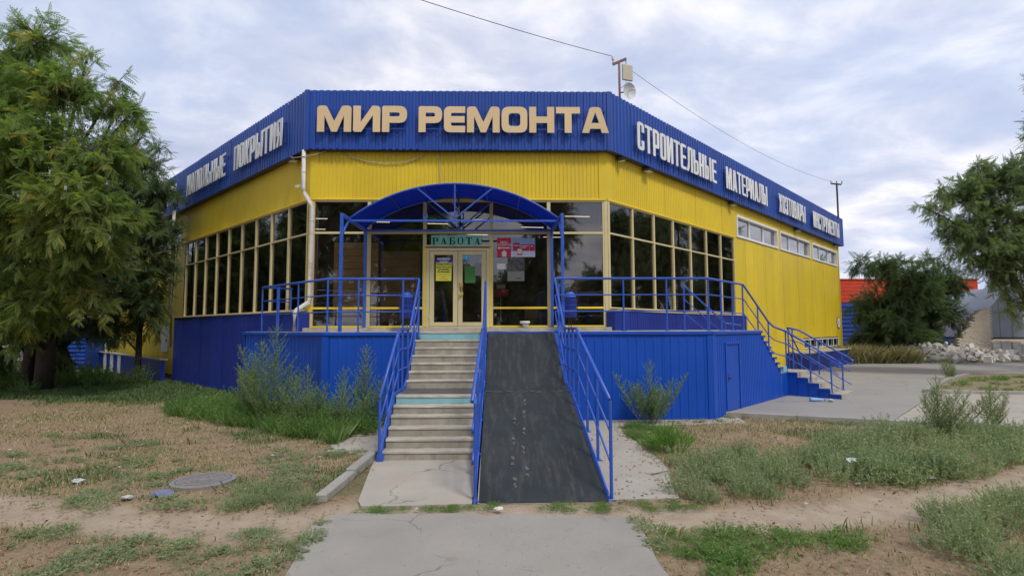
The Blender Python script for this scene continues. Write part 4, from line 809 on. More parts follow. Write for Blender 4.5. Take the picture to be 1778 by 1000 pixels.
left_top = [(XL, 9.12, 1.02), (XL, 10.75, 2.12), (XL+.03, 10.85, 2.15), (XL+.05, 11.65, 2.15), (XL+.06, 11.75, 2.20), (XL+.07, 12.9, 3.28), (XL+.04, 13.02, 3.33), (XL-.06, 13.07, 3.335)]
cx_ = CHL.p(.02, -.07, 0); ce = CHL.p(3.76, -.07, 0); cb_ = CHL.p(3.76, -.93, 0)
deck_l = [(XL-.06, 13.07, 3.335), (cx_[0], 13.07, 3.335), (ce[0], ce[1], 3.335), (cb_[0], cb_[1], 3.335)]
posts = [(XL, 9.14, .0, 1.03), (XL, 9.70, .3, 1.42), (XL, 10.25, .6, 1.8), (XL, 10.72, .8, 2.12), (XL+.03, 11.0, .93, 2.15), (XL+.045, 11.55, .93, 2.15), (XL+.06, 12.25, 1.55, 2.66), (XL+.07, 12.85, 1.95, 3.24)]
for x in (-2.30, -3.35, cx_[0]+.02): posts.append((x, 13.07, dz, 3.335))
for a in (1.5, 2.65, 3.74): p = CHL.p(a, -.07, 0); posts.append((p[0], p[1], dz, 3.335))
for t_ in (-.5, -.9): p = CHL.p(3.76, t_, 0); posts.append((p[0], p[1], dz, 3.335))
railing('blue tube railing along the left porch edge and down the left side of the stairs', [left_top, deck_l], posts, (XL, 9.2, 0))
XM = -.335
mid = [(XM-.02, 7.08, 1.23), (XM, 9.9, 2.0), (XM, 10.55, 2.15), (XM, 11.35, 2.17), (XM, 12.75, 3.24)]
posts = [(XM+.02, 7.05, 0, 1.23)]+[(XM+.005, y, np.interp(y, [s_[0] for s_ in sec], [s_[1] for s_ in sec]), np.interp(y, [m_[1] for m_ in mid], [m_[2] for m_ in mid])) for y in (8.2, 9.35, 10.5, 11.3, 12.1, 12.7)]
railing('blue tube railing between the front stairs and the black ramp', [mid], posts, (XM, 7.05, 0))
XR = 1.40
right_top = [(XR-.005, 7.08, 1.25), (XR, 10.0, 2.11), (XR, 10.15, 2.15), (XR-.01, 11.75, 2.16), (XR-.03, 11.85, 2.2), (XR-.1, 12.9, 3.28), (XR-.1, 13.0, 3.33), (XR-.02, 13.07, 3.34), (5.0, 13.07, 3.34)]
def ch(s_, t_, z): return CH.p(s_, t_, z)
outer = [(5.0, 13.07, 3.34), ch(0.05, -.06, 3.34), ch(2.2, -.06, 3.31), ch(4.0, -.06, 2.33), ch(4.4, -.05, 2.18), ch(5.34, -.02, 2.05), ch(5.42, 1.17, 1.29), ch(5.43, 1.36, 1.17)]
posts = [(XR, 7.06, 0, 1.25)]+[(XR+.0-.004*i, y, np.interp(y, [s_[0] for s_ in sec], [s_[1] for s_ in sec]), np.interp(y, [m_[1] for m_ in right_top[:7]], [m_[2] for m_ in right_top[:7]])) for i, y in enumerate((8.0, 8.9, 9.9, 10.5, 11.1, 11.7, 12.3, 12.85))]
posts += [(x, 13.07, dz, 3.34) for x in (2.95, 3.99, 5.0)]
for s_, z0, z1 in ((.75, dz, 3.33), (1.45, dz, 3.32), (2.15, dz, 3.31), (3.2, 1.95, 2.76), (4.0, 1.35, 2.33), (5.34, .80, 2.05)):
    p = ch(s_, -.06 if s_ < 5 else -.02, 0); posts.append((p[0], p[1], z0, z1))
for t_, z0, z1 in ((.62, .52, 1.64), (1.17, .24, 1.29)): p = ch(5.42, t_, 0); posts.append((p[0], p[1], z0, z1))
loop = [ch(5.43, 1.34, 1.18), ch(5.43, 1.44, 1.10), ch(5.43, 1.44, 1.03), ch(5.43, 1.36, 1.01), ch(5.43, 1.17, 1.10)]
railing('blue tube railing right of the ramp, along the porch and down the side stairs', [right_top, outer], posts, (XR, 7.05, 0), extra_tops=[loop])
inner = [ch(2.04, -1.7, 3.38), ch(4.9, -1.7, 2.3), ch(6.2, -1.7, 2.24)]
posts = [(*ch(2.08, -1.7, 0)[:2], dz, 3.34), (*ch(3.6, -1.7, 0)[:2], 1.8, 2.78), (*ch(4.9, -1.7, 0)[:2], .8, 2.3)]
railing('inner blue railing between the side stairs and the indigo plinth', [inner], posts, ch(2.1, -1.7, dz))
far_ = [ch(6.58, -.35, 2.15), ch(6.58, .0, 2.07), ch(6.58, 1.25, 1.31), ch(6.58, 1.42, 1.21)]
posts = [(*ch(6.58, t_, 0)[:2], z0, z1) for t_, z0, z1 in ((-.2, .8, 2.12), (.55, .52, 1.73), (1.2, .24, 1.34))]
loop = [ch(6.58, 1.40, 1.22), ch(6.58, 1.50, 1.14), ch(6.58, 1.50, 1.07), ch(6.58, 1.42, 1.05), ch(6.58, 1.2, 1.15)]
railing('far blue handrail of the lowest flight of side stairs, ending in a loop', [far_], posts, ch(6.58, 1.2, 0), extra_tops=[loop])
down = [ch(6.66, -.37, 2.15), ch(8.1, -.37, 1.12)]
railing('dark steep railing going down behind the side stairs', [down], [(*ch(6.72, -.37, 0)[:2], .8, 2.12), (*ch(8.0, -.37, 0)[:2], .1, 1.2)], ch(6.7, -.37, 0))

# side stairs
SS = thing('side_stairs', ch(5, 0, 0), 'blue sided concrete side stairs turning down to the parking lot', 'stairs')
n = 7; rz_ = (dz-.81)/(n+1)
for i in range(n):
    a0 = 3.18+i*.22; z = dz-rz_*(i+1)
    b = MB(); b.box(CH, a0, a0+.22, -1.72, -.012, z-.25, z); b.build('step', 'concrete', SS)
    b = MB(); b.box(CH, a0, a0+.25, -.01, .05, z-.05, z+.012); b.build('step_flange', 'panel', SS)
prof = [(3.18, .0), (3.18, dz-rz_)]
for i in range(n): prof += [(3.18+i*.22, dz-rz_*(i+1)), (3.18+(i+1)*.22, dz-rz_*(i+1))]
prof += [(4.72, .81), (4.80, .81), (4.80, 0)]
pp = [(3.18, 0)]
for i in range(n): pp += [(3.18+i*.22, dz-rz_*(i+1)-.01), (3.18+(i+1)*.22, dz-rz_*(i+1)-.01)]
pp += [(4.72, .8), (4.8, .8), (4.8, 0)]
MB().extr_t(CH, pp, -.06, -.008).build('side_wall', 'panel', SS)
for i in range(n+1):
    a0 = 3.18+i*.22; z = dz-rz_*(i+1)-.012; m = MB(); m.corr(CH, a0, min(a0+.22, 4.8), .0, z, .0, .115, .012); m.build('cladding_sheet', 'panel', SS)
MB().box(CH, 4.72, 6.63, -1.72, -.0, .0, .81).build('landing', 'concrete', SS, bevel=.008)
MB().box(CH, 4.80, 5.29, .001, .012, .0, .80).build('cladding_sheet', 'panel', SS)
MB().box(CH, 5.0, 5.28, -.10, .002, .812, .98).build('painted_block', 'cyan', SS)
for i in range(5):
    z = .10+.142*(5-i); t0 = -.02+i*.29; t1 = t0+.31 if i < 4 else t0+.30
    MB().box(CH, 5.31, 6.63, t0, t1, max(0, z-.16), z).build('step', 'concrete', SS, bevel=.012)
    MB().box(CH, 5.29, 5.312, t0, t1+.0, .0, z-.04).build('side_panel', 'panel', SS)
    MB().box(CH, 5.262, 5.30, t0-.0, t1+.0, z-.05, z-.005).build('step_flange', 'panel', SS)
MB().box(CH, 5.312, 6.60, -.02, 1.42, 0, .2).build('stair_core', 'concrete', SS)
for i in range(4): MB().box(CH, 6.63+i*.28, 6.91+i*.28, -1.5, -.4, 0, .81-.15*(i+1)).build('step', 'concrete', SS)
# low indigo parapet round the basement windows, and its twin on the left wing
LP = thing('basement_parapet', RIGHT.p(21, 1, 0), 'low indigo parapet with a pale coping before the basement windows', 'low wall')
b = MB(); b.box(RIGHT, 15.2, 24.6, .85, 1.0, 0, .92); b.box(RIGHT, 24.45, 24.6, 0, .85, 0, .92); b.box(RIGHT, 15.2, 15.35, 0, .85, 0, .92); b.build('wall_body', 'plinth', LP)
b = MB(); b.box(RIGHT, 15.15, 24.65, -.0, 1.05, .922, .96); b.build('coping', 'concrete', LP)
LQ = thing('basement_parapet', LEFT.p(15, .8, 0), 'low parapet painted in dark blue and white blocks under the left trees', 'low wall')
b = MB(); b.box(LEFT, 11.4, 24.6, .6, .75, -.3, .88); b.build('wall_body', 'plinth', LQ); b = MB(); b.box(LEFT, 11.4, 24.6, .5, .8, .882, .93); b.build('coping', 'kerb', LQ)
for a in (18.6, 20.3, 22.0): MB().box(LEFT, a, a+.7, .752, .76, -.2, .87).build('white_block', 'silver', LQ)
T = thing('wall_hatch', LEFT.p(14, 0, 1.3), 'pale grey metal hatch low on the left wing behind the thin tree', 'hatch'); MB().box(LEFT, 13.3, 14.3, .012, .07, 1.15, 2.3).build('panel', 'silver', T, bevel=.01); MB().box(LEFT, 13.4, 13.46, .07, .10, 1.6, 1.72).build('handle', 'darkmetal', T)

# ------------------------------------------------------------------ CANOPY
C_ = thing('arched_canopy', (-1.17, 13.5, dz), 'blue arched entrance canopy on four square posts', 'canopy')
XA, XB, YA, YB = -3.88, 1.54, 13.42, 15.55
for x in (XA+.0, XB): MB().box(WORLD, x-.038, x+.038, YA-.038, YA+.038, dz, 4.99).build('post', 'rail', C_, bevel=.006)
for x in (XA+.06, XB-.06): MB().box(WORLD, x-.038, x+.038, YB-.038, YB+.038, dz, 4.92).build('post', 'rail', C_, bevel=.006)
for x in (XA, XB): MB().bar((x, YA, 4.95), (x+(.05 if x < 0 else -.05), YB+.1, 4.95), .08, .08).build('side_beam', 'rail', C_)
for x in (XA, XB): MB().bar((x+(.03 if x < 0 else -.03), YA+.02, 4.50), (x+(.03 if x < 0 else -.03), YA+.5, 4.92), .04, .04).build('brace', 'rail', C_)
def arc(t, sag=.92, z0=5.0): # t -1..1
    R_ = ((2.71)**2+sag**2)/(2*sag); x = 2.71*t; return (-1.17+x, z0+math.sqrt(R_*R_-x*x)-(R_-sag))
def canopy_mat():
    m = mat('blue_polycarbonate', (.012, .058, .34), .35, .1, 3, spec=.4); nt = m.node_tree; b = nt.nodes['Principled BSDF']; out = [n for n in nt.nodes if n.type == 'OUTPUT_MATERIAL'][0]
    t = nt.nodes.new('ShaderNodeBsdfTranslucent'); t.inputs[0].default_value = (.02, .09, .52, 1); x = nt.nodes.new('ShaderNodeMixShader'); x.inputs[0].default_value = .55; nt.links.new(b.outputs[0], x.inputs[1]); nt.links.new(t.outputs[0], x.inputs[2]); nt.links.new(x.outputs[0], out.inputs[0]); return m
def sheet_arc(y0, y1, zt, th, name, mt, N_=28, w_=None):
    b = MB(); n = N_
    for i in range(n):
        (xa, za), (xb, zb) = arc(-1+2*i/n), arc(-1+2*(i+1)/n)
        b.add([(xa, y0, za+zt), (xb, y0, zb+zt), (xb, y1, zb+zt), (xa, y1, za+zt), (xa, y0, za+zt+th), (xb, y0, zb+zt+th), (xb, y1, zb+zt+th), (xa, y1, za+zt+th)], [(0, 1, 2, 3), (4, 7, 6, 5), (0, 4, 5, 1), (3, 2, 6, 7)]+([(0, 3, 7, 4)] if i == 0 else [])+([(1, 5, 6, 2)] if i == n-1 else []))
    return b.build(name, mt, C_)
sheet_arc(14.08, 15.64, .0, .012, 'roof_sheet', canopy_mat())
def arch_tube(y, z, r):
    MB().tube([(arc(-1+2*i/24)[0], y, arc(-1+2*i/24)[1]+z) for i in range(25)], r, 8).build('arch', 'rail', C_, smooth=True)
arch_tube(14.08, -.012, .025); arch_tube(15.55, -.03, .025)
for t in (-.62, -.3, .0, .3, .62): (x, z) = arc(t); MB().bar((x, 14.08, z-.02), (x, 15.55, z-.02), .03, .03).build('purlin', 'rail', C_)
for y in (14.08, 15.5):
    MB().bar((XA+.03, y, 4.935), (XB-.03, y, 4.935), .045, .05).build('tie_bar', 'rail', C_)
    for t in (-.36, 0, .36):
        (x, z) = arc(t); MB().bar((-1.17, y+.002, 4.99), (x, y+.002, z-.02), .036, .036).build('strut', 'rail', C_)
MB().tube([(-1.4, 15.0, 5.72), (-1.25, 14.95, 5.55), (-1.1, 14.9, 5.35), (-1.2, 14.9, 5.2), (-1.3, 14.95, 5.3), (-1.1, 15, 5.5)], .008, 5).build('loose_wire', 'wwire', C_)
MB().sphere((-1.17, 15.2, 5.25), .06, 10, 6).build('lamp_globe', 'darkmetal', C_, smooth=True); MB().tube([(-1.17, 15.2, 5.3), (-1.17, 15.2, 5.9)], .01, 5).build('lamp_stem', 'darkmetal', C_)

# litter bins
def bin_(x, y, label):
    T = thing('litter_bin', (x, y, dz), label, 'litter bin')
    b = MB(); b.lathe((x, y, dz), [(0, .36), (.17, .36), (.185, .38), (.185, .84), (.19, .85), (.18, .86), (.0, .84)], 20); b.build('bucket', 'plinth', T, smooth=True)
    MB().sphere((x, y, dz+.90), .17, 18, 7, half=True, zs=1.0).build('dome_lid', 'rail', T, smooth=True)
    MB().tube([(x-.205, y, dz+.3), (x-.205, y, dz+.98), (x-.15, y, dz+1.09), (x, y, dz+1.13), (x+.15, y, dz+1.09), (x+.205, y, dz+.98), (x+.205, y, dz+.3)], .011, 7).build('hoop', 'darkmetal', T, smooth=True)
    b = MB(); b.tube([(x-.205, y, dz+.31), (x+.205, y, dz+.31)], .012, 6); b.tube([(x-.03, y, dz), (x-.03, y, dz+.31)], .011, 6); b.tube([(x+.03, y, dz), (x+.03, y, dz+.31)], .011, 6); b.tube([(x, y-.12, dz+.005), (x, y+.12, dz+.005)], .012, 6); b.build('stand', 'darkmetal', T)
    for zz in (.56, .68): MB().lathe((x, y, dz+zz), [(.187, 0), (.191, .006), (.187, .012)], 20).build('band', 'panel', T)
bin_(-2.53, 14.9, 'blue domed litter bin on the porch left of the doors'); bin_(1.90, 14.9, 'blue domed litter bin on the porch right of the doors')
T = thing('plastic_tub', (.72, 15.46, 2.19), 'white plastic tub left on the threshold right of the doors', 'tub')
MB().lathe((.72, 15.50, 2.186), [(0, 0), (.075, 0), (.09, .1), (.085, .1)], 16).build('tub_body', 'white', T, smooth=True); MB().lathe((.70, 15.50, 2.287), [(0, 0), (.14, 0), (.145, .06), (.13, .075), (0, .075)], 16).build('tub_lid', 'white', T, smooth=True)

# downpipes, cables, lamps
T = thing('downpipe', (-5.6, 15.5, dz), 'rust stained white downpipe at the left front corner', 'downpipe')
y = 15.52
MB().tube([(-5.60, y, 7.26), (-5.60, y, 6.12), (-5.56, y, 6.02), (-5.38, y, 5.72), (-5.345, y, 5.62), (-5.335, y, 2.98), (-5.36, y-.02, 2.9), (-5.62, y-.22, 2.68), (-5.66, y-.24, 2.60), (-5.66, y-.24, 2.10)], .058, 12).build('pipe', 'pipe', T, smooth=True)
for z in (6.6, 5.2, 4.0, 3.1): MB().lathe((-5.60 if z > 6 else -5.337, y, z), [(.06, 0), (.068, .005), (.068, .03), (.06, .035)], 12).build('joint_ring', 'pipe', T)
T = thing('downpipe', LEFT.p(11.6, .1, 0), 'thin white downpipe where the left windows end by the trees', 'downpipe')
p = LEFT.p(11.62, .45, 0); MB().tube([(p[0], p[1], 7.25), (p[0], p[1], 2.7)], .06, 10).build('pipe', 'pipe', T, smooth=True); MB().tube([LEFT.p(11.75, .35, 7.2), LEFT.p(11.8, .32, 5), LEFT.p(11.9, .34, 3), LEFT.p(11.85, .3, 1.4)], .03, 6).build('dark_cable', 'wire', T)
def wire(name, label, pts, r, mt, cat='cable', sag=0):
    if sag:
        a, b = Vector(pts[0]), Vector(pts[1]); pts = [tuple(a.lerp(b, i/24)-Vector((0, 0, sag*4*(i/24)*(1-i/24)))) for i in range(25)]
    o = MB().tube(pts, r, 5).build(name, mt, smooth=True); tag(o, label, cat); return o
wire('hanging_cable', 'pale loose cable sagging across the yellow front above the windows', [(-4.66, 15.66, 7.27), (-4.3, 15.64, 7.09), (-3.8, 15.64, 6.96), (-3.3, 15.64, 6.91), (-2.8, 15.64, 6.94), (-2.4, 15.64, 7.05), (-2.05, 15.66, 7.27)], .012, 'wwire')
wire('drop_cable', 'thin pale cable dropping from the fascia to the canopy', [(-1.77, 15.65, 7.27), (-1.75, 15.64, 6.9), (-1.71, 15.64, 6.5), (-1.68, 15.6, 6.0), (-1.5, 15.5, 5.8)], .009, 'wwire')
wire('corner_cable', 'short pale cable looping under the fascia beside the left downpipe', [(-5.0, 15.6, 7.26), (-5.3, 15.5, 7.12), (-5.6, 15.45, 7.05), (-6.0, 15.8, 7.12), (-6.15, 15.95, 7.2)], .011, 'wwire')
def flood(F, s, t, z, label, big):
    T = thing('flood_lamp', F.p(s, t, z), label, 'flood lamp'); w_ = .16 if big else .09
    MB().tube([F.p(s, t, z+.12), F.p(s, t+.06, z+.06), F.p(s, t+.12, z)], .014, 6).build('bracket', 'darkmetal', T)
    MB().extr(F, [(t+.04, z), (t+.08, z+.06), (t+.30, z-.02), (t+.28, z-.07), (t+.1, z-.06)], s-w_, s+w_).build('housing', 'darkmetal', T); MB().extr(F, [(t+.10, z-.066), (t+.275, z-.077), (t+.275, z-.082), (t+.1, z-.071)], s-w_+.02, s+w_-.02).build('lamp_glass', 'silver', T)
for F, s_, lab, bg_ in ((RIGHT, .55, 'small camera lamp under the fascia just right of the front corner', 0), (RIGHT, 2.1, 'wide flood lamp under the right fascia near the corner', 1), (RIGHT, 8.8, 'flood lamp under the right fascia above the last big window', 1), (RIGHT, 17.1, 'flood lamp under the right fascia above the ribbon windows', 1), (RIGHT, 24.5, 'flood lamp at the far end of the right fascia', 0), (LEFT, .75, 'flood lamp under the left fascia beside the downpipe', 1)): flood(F, s_, .0, 7.18, lab, bg_)
T = thing('wall_camera', (-5.75, 15.5, 6.2), 'small white camera on the wall left of the downpipe', 'camera'); MB().bar((-5.75, 15.75, 6.28), (-5.80, 15.5, 6.2), .06, .06).build('camera_body', 'white', T); MB().tube([(-5.72, 15.9, 6.5), (-5.74, 15.7, 6.3)], .012, 6).build('arm', 'white', T)
# masts
T = thing('antenna_mast', (3.28, 14.95, 8.4), 'rusty roof mast with a flat antenna and a small dish', 'antenna mast')
mx_, my_ = 3.30, 16.35; k_ = 16.35/14.45
zz = lambda z: 2.15+(z-2.15)*k_*.99
mx_ = 3.69
MB().tube([(mx_, my_, 8.4), (mx_, my_, zz(9.50))], .035, 8).build('pole', 'rust', T, smooth=True)
MB().bar((mx_-.20, my_+.0, zz(9.40)), (mx_+.22, my_+.0, zz(9.56)), .06, .07).build('crossarm', 'rust', T)
for dx, h_ in ((-.19, .16), (.21, .2)): MB().tube([(mx_+dx, my_, zz(9.42)), (mx_+dx, my_, zz(9.42)+h_)], .012, 6).build('pin', 'rust', T)
MB().lathe((mx_-.19, my_, zz(9.52)), [(.03, 0), (.05, .03), (.035, .06), (.05, .09), (.02, .13)], 10).build('insulator', 'white', T, smooth=True)
fa = Fr((mx_+.06, my_-.06), (.94, .34), (.34, -.94)); MB().box(fa, .0, .36, 0, .07, zz(8.93), zz(9.37)).build('flat_antenna', 'antenna', T, bevel=.012)
dn = Vector((.45, -.86, -.1)).normalized()
def dish(c, n, R_):
    b = MB(); n = n.normalized(); a = n.cross(Vector((0, 0, 1))).normalized(); u = a.cross(n); vs = []; fs = []; m = 6; k = 24
    for i in range(m+1):
        r = R_*i/m; d = (r/R_)**2*.09
        for j in range(k): an = 2*math.pi*j/k; vs.append(Vector(c)+a*r*math.cos(an)+u*r*math.sin(an)+n*d)
    for i in range(m):
        for j in range(k): fs.append((i*k+j, i*k+(j+1) % k, (i+1)*k+(j+1) % k, (i+1)*k+j))
    return b.add(vs, fs)
dc = Vector((mx_+.22, my_-.12, zz(8.58))); dish(dc, dn, .25).build('dish', 'dish', T, smooth=True)
MB().tube([dc+dn*.02, dc+dn*.26], .012, 6).build('feed_arm', 'antenna', T); MB().sphere(dc+dn*.27, .035, 8, 5).build('feed_horn', 'white', T)
MB().tube([dc-dn*.02, Vector((mx_, my_, zz(8.6)))], .02, 6).build('bracket', 'darkmetal', T); MB().tube([(mx_+.2, my_, zz(8.94)), (mx_+.2, my_, zz(8.85)), (mx_+.03, my_, zz(8.72))], .008, 5).build('lead', 'wire', T)
T = thing('wire_mast', (19.1, 30.2, 8.4), 'thin roof mast with a short crossarm above the far right corner', 'mast'); MB().tube([(19.2, 30.4, 8.3), (19.2, 30.4, 10.35)], .05, 8).build('pole', 'darkmetal', T); MB().bar((18.85, 30.3, 10.3), (19.5, 30.5, 10.3), .07, .07).build('crossarm', 'darkmetal', T)
for dx in (-.33, 0, .3): MB().tube([(19.2+dx, 30.4, 10.3), (19.2+dx, 30.4, 10.48)], .025, 6).build('pin', 'darkmetal', T)
wire('overhead_wire', 'overhead wire coming from the top of the sky to the roof mast', [(-9.0, 7.3, 9.6), (mx_-.19, my_, zz(9.52)+.12)], .009, 'wire', sag=.25)
wire('overhead_wire', 'overhead wire along the right wing between the two roof masts', [(mx_+.42, my_, zz(9.2)), (18.9, 30.3, 10.42)], .006, 'wire', sag=.5)

# ------------------------------------------------------------------ BACKGROUND
RB = thing('red_blue_building', (36, 45, 0), 'long building behind the trees with red siding over blue siding', 'building')
b = MB(); b.box(WORLD, 22, 40, 45.06, 58, 0, 4.2); b.build('wall', 'bluclad', RB); MB().box(WORLD, 22, 40, 45.06, 58, 4.202, 6.08).build('wall', 'redclad', RB)
for k in range(12): MB().extr(WORLD, [(45.05, .1+k*.34), (45.0, .13+k*.34), (45.0, .30+k*.34), (45.05, .335+k*.34)], 22, 40).build('siding_course', 'bluclad', RB)
for k in range(6): MB().extr(WORLD, [(45.055, 4.22+k*.31), (45.02, 4.24+k*.31), (45.02, 4.49+k*.31), (45.055, 4.52+k*.31)], 22, 40).build('siding_course', 'redclad', RB)
MB().box(WORLD, 21.9, 40.1, 44.95, 58.1, 6.1, 6.2).build('roof', 'redclad', RB)
# zinc shed
SH = thing('zinc_shed', (33, 36, 0), 'pale grey sheet metal shed with a sloping end behind the ruin', 'shed')
MB().add([(30.6, 34.6, 1.5), (31.2, 34.6, 3.1), (32.6, 34.6, 4.7), (38, 34.6, 5.2), (38, 34.6, 1.5), (30.6, 39, 1.5), (31.2, 39, 3.1), (32.6, 39, 4.7), (38, 39, 5.2), (38, 39, 1.5)], [(0, 1, 2, 3, 4), (5, 9, 8, 7, 6), (0, 5, 6, 1), (1, 6, 7, 2), (2, 7, 8, 3), (3, 8, 9, 4), (0, 4, 9, 5)]).build('wall', 'shed', SH)
MB().box(WORLD, 30.9, 38.1, 34.5, 39, 1.38, 1.5).build('base_beam', 'darkmetal', SH)
for x in range(8): MB().box(WORLD, 32+x*.8, 32.03+x*.8, 34.57, 34.6, 1.5, 3.9).build('seam', 'shed', SH)
# brick ruin
RU = thing('brick_ruin', (29.3, 33.5, 0), 'broken pale brick wall stub standing in rubble', 'ruin')
bm_ = MB().box(WORLD, 0, .255, 0, .12, 0, .075).mesh('brick', 'brick')
hcol = [1.55, 1.9, 2.1, 2.5, 2.9, 3.1, 3.3, 3.35]
core = MB(); x0 = 28.15; rows = 40; nb = 8; cnt = 0
for r in range(rows):
    z = .05+r*.085
    for c in range(nb):
        x = x0+c*.268+(.134 if r % 2 else 0)
        if z > hcol[min(c, 7)]-random.uniform(0, .12): continue
        if x > 30.2: continue
        for lay in (0,):
            o = bpy.data.objects.new('brick', bm_); COL.objects.link(o); o.parent = RU; o.location = (x-29.3, random.uniform(-.015, .015)-.12, z); o.rotation_euler = (0, 0, random.uniform(-.03, .03)); cnt += 1
for c in range(nb): core.box(WORLD, x0+c*.268, x0+(c+1)*.268, 33.52, 33.9, 0, hcol[c]-.12)
core.build('wall_core', 'mortar', RU)
for i, (x, w_, h_) in enumerate(((30.35, .5, 1.25), (30.9, .65, 1.3), (31.6, .55, 1.25), (32.2, .7, 1.1), (33.0, .5, .9))):
    o = MB().box(WORLD, x, x+w_-.03, 33.4-random.uniform(0, .1), 33.9, 0, h_).build('concrete_block', 'rubble', RU, bevel=.03)
def chunk(s, seed):
    r = random.Random(seed); b = MB(); vs = [(x*s*r.uniform(.6, 1.1), y*s*r.uniform(.5, 1), z*s*r.uniform(.4, .8)) for x in (-.5, .5) for y in (-.5, .5) for z in (-.5, .5)]
    b.add(vs, [(0, 1, 3, 2), (4, 6, 7, 5), (0, 4, 5, 1), (2, 3, 7, 6), (0, 2, 6, 4), (1, 5, 7, 3)]); return b.mesh('rubble_chunk', 'rubble')
chs = [chunk(1, i) for i in range(6)]
RBL = thing('rubble_heap', (26.5, 32.8, 0), 'heap of pale broken masonry between the dark trees and the ruin', 'rubble')
def rub_h(x): return float(np.interp(x, [23.2, 24, 25.2, 26.2, 27.5, 28.5, 30, 32], [.25, .8, 1.25, 1.15, 1.1, .9, .65, .4]))
for i in range(290):
    x = random.uniform(23.0, 32.2); y = 32.3+random.uniform(-1.3, 1.2); h_ = rub_h(x)*max(0, 1-abs(y-32.6)/1.8)**.7; s_ = random.choice((.09, .12, .15, .18, .22, .28, .40)); o = bpy.data.objects.new('masonry_chunk', chs[i % 6]); COL.objects.link(o); o.parent = RBL
    o.location = (x-26.5, y-32.8, .1+h_*random.uniform(.75, 1.0)); o.rotation_euler = [random.uniform(0, 6) for _ in range(3)]; o.scale = (s_,)*3
b = MB()
for i in range(18):
    xa, xb = 23.4+i*.49, 23.4+(i+1)*.49; ha, hb_ = rub_h(xa)*.85, rub_h(xb)*.85
    b.add([(xa, 31.7, 0), (xb, 31.7, 0), (xb, 32.6, hb_+.05), (xa, 32.6, ha+.05), (xa, 34.6, 0), (xb, 34.6, 0)], [(0, 1, 2, 3), (3, 2, 5, 4)])
o = b.build('rubble_core', 'mortar', RBL); o['kind'] = 'stuff'
o = MB().box(WORLD, 23.5, 25.3, 31.9, 32.4, .45, .62).build('fallen_slab', 'rubble', RBL, bevel=.02); o.rotation_euler = (0, 0, 0)
T = thing('leaning_pole', (25.3, 26, 0), 'thin white pole leaning beside the right tree', 'pole'); MB().tube([(25.32, 26, 0.1), (25.25, 26, 2.9), (25.12, 26, 4.4)], .035, 6).build('pole_shaft', 'silver', T); MB().lathe((25.32, 26, .08), [(.09, 0), (.09, .06), (.04, .1)], 8).build('foot', 'kerb', T)
# things half seen under the left trees
T = thing('slatted_kiosk', (-24.2, 31, 0), 'blue horizontally slatted kiosk glimpsed under the left trees', 'kiosk')
MB().box(WORLD, -25.4, -22.9, 31.06, 32.5, -.1, 2.6).build('wall', 'bluclad', T)
for k in range(11): MB().extr(WORLD, [(31.05, .05+k*.22), (30.98, .08+k*.22), (31.0, .2+k*.22), (31.05, .22+k*.22)], -25.4, -22.9).build('slat', 'panel' if k % 2 else 'bluclad', T)
T = thing('pale_house', (-34, 40, 0), 'pale house barely seen through gaps in the left trees', 'house'); MB().box(WORLD, -44, -31, 40, 48, 0, 5.0).build('wall', 'silver', T); MB().prism([(-44.3, 39.7), (-30.7, 39.7), (-30.7, 48.3), (-44.3, 48.3)], 5.0, 5.3).build('roof', 'roof', T)
for x in (-42, -38.5, -35, -32.8): f = MB().box(WORLD, x, x+1.2, 39.94, 40.02, 1.5, 3.2).build('window', 'white', T); MB().box(WORLD, x+.1, x+1.1, 39.92, 39.935, 1.6, 3.1).build('pane', 'glassclear', f)
# manhole
T = thing('manhole_cover', (-4.2, 8.05, 0), 'round iron manhole cover in the dry grass left of the path', 'manhole cover')
MB().lathe((-4.2, 8.05, -.02), [(.42, 0), (.42, .055), (.36, .06), (.355, .045), (0, .05)], 32).build('rim', 'iron', T); MB().lathe((-4.2, 8.05, .028), [(.345, 0), (.34, .012), (0, .014)], 32).build('lid', 'iron', T)
b = MB()
for i in range(5):
    for r in (.08, .15, .22, .29): b.lathe((-4.2, 8.05, .041), [(r, 0), (r, .006), (r+.02, .006), (r+.02, 0)], 28) if i == 0 else None
b.build('ring_pattern', 'iron', T)

# ------------------------------------------------------------------ VEGETATION
def unit(a): return a/np.maximum(np.linalg.norm(a, axis=-1, keepdims=True), 1e-9)
def spray(pairs, ll, lw, droop=.25, tip=True, ang=60, start=.08):
    """a compound leaf: leaflets in pairs along a drooping stalk of length 1"""
    V = []; Q = []
    for i in range(pairs+(1 if tip else 0)):
        t = start+(1-start)*i/pairs; base = np.array([t, 0, -droop*t*t])
        for sgn in ((1, -1) if i < pairs else (0,)):
            a = math.radians(ang*(1-.35*t))*sgn; d = np.array([math.cos(a), math.sin(a), -.18-droop*t]); d /= np.linalg.norm(d)
            s = np.array([-math.sin(a), math.cos(a), 0]); L_ = ll*(1-.45*abs(t-.45)); w_ = lw
            k = len(V); V += [base, base+d*L_*.5+s*w_/2+np.array([0, 0, .01]), base+d*L_, base+d*L_*.5-s*w_/2]; Q.append((k, k+1, k+2, k+3))
    k = len(V); V += [np.array([0, .006, 0]), np.array([0, -.006, 0]), np.array([1, -.003, -droop]), np.array([1, .003, -droop])]; Q.append((k, k+1, k+2, k+3))
    return np.array(V), np.array(Q)
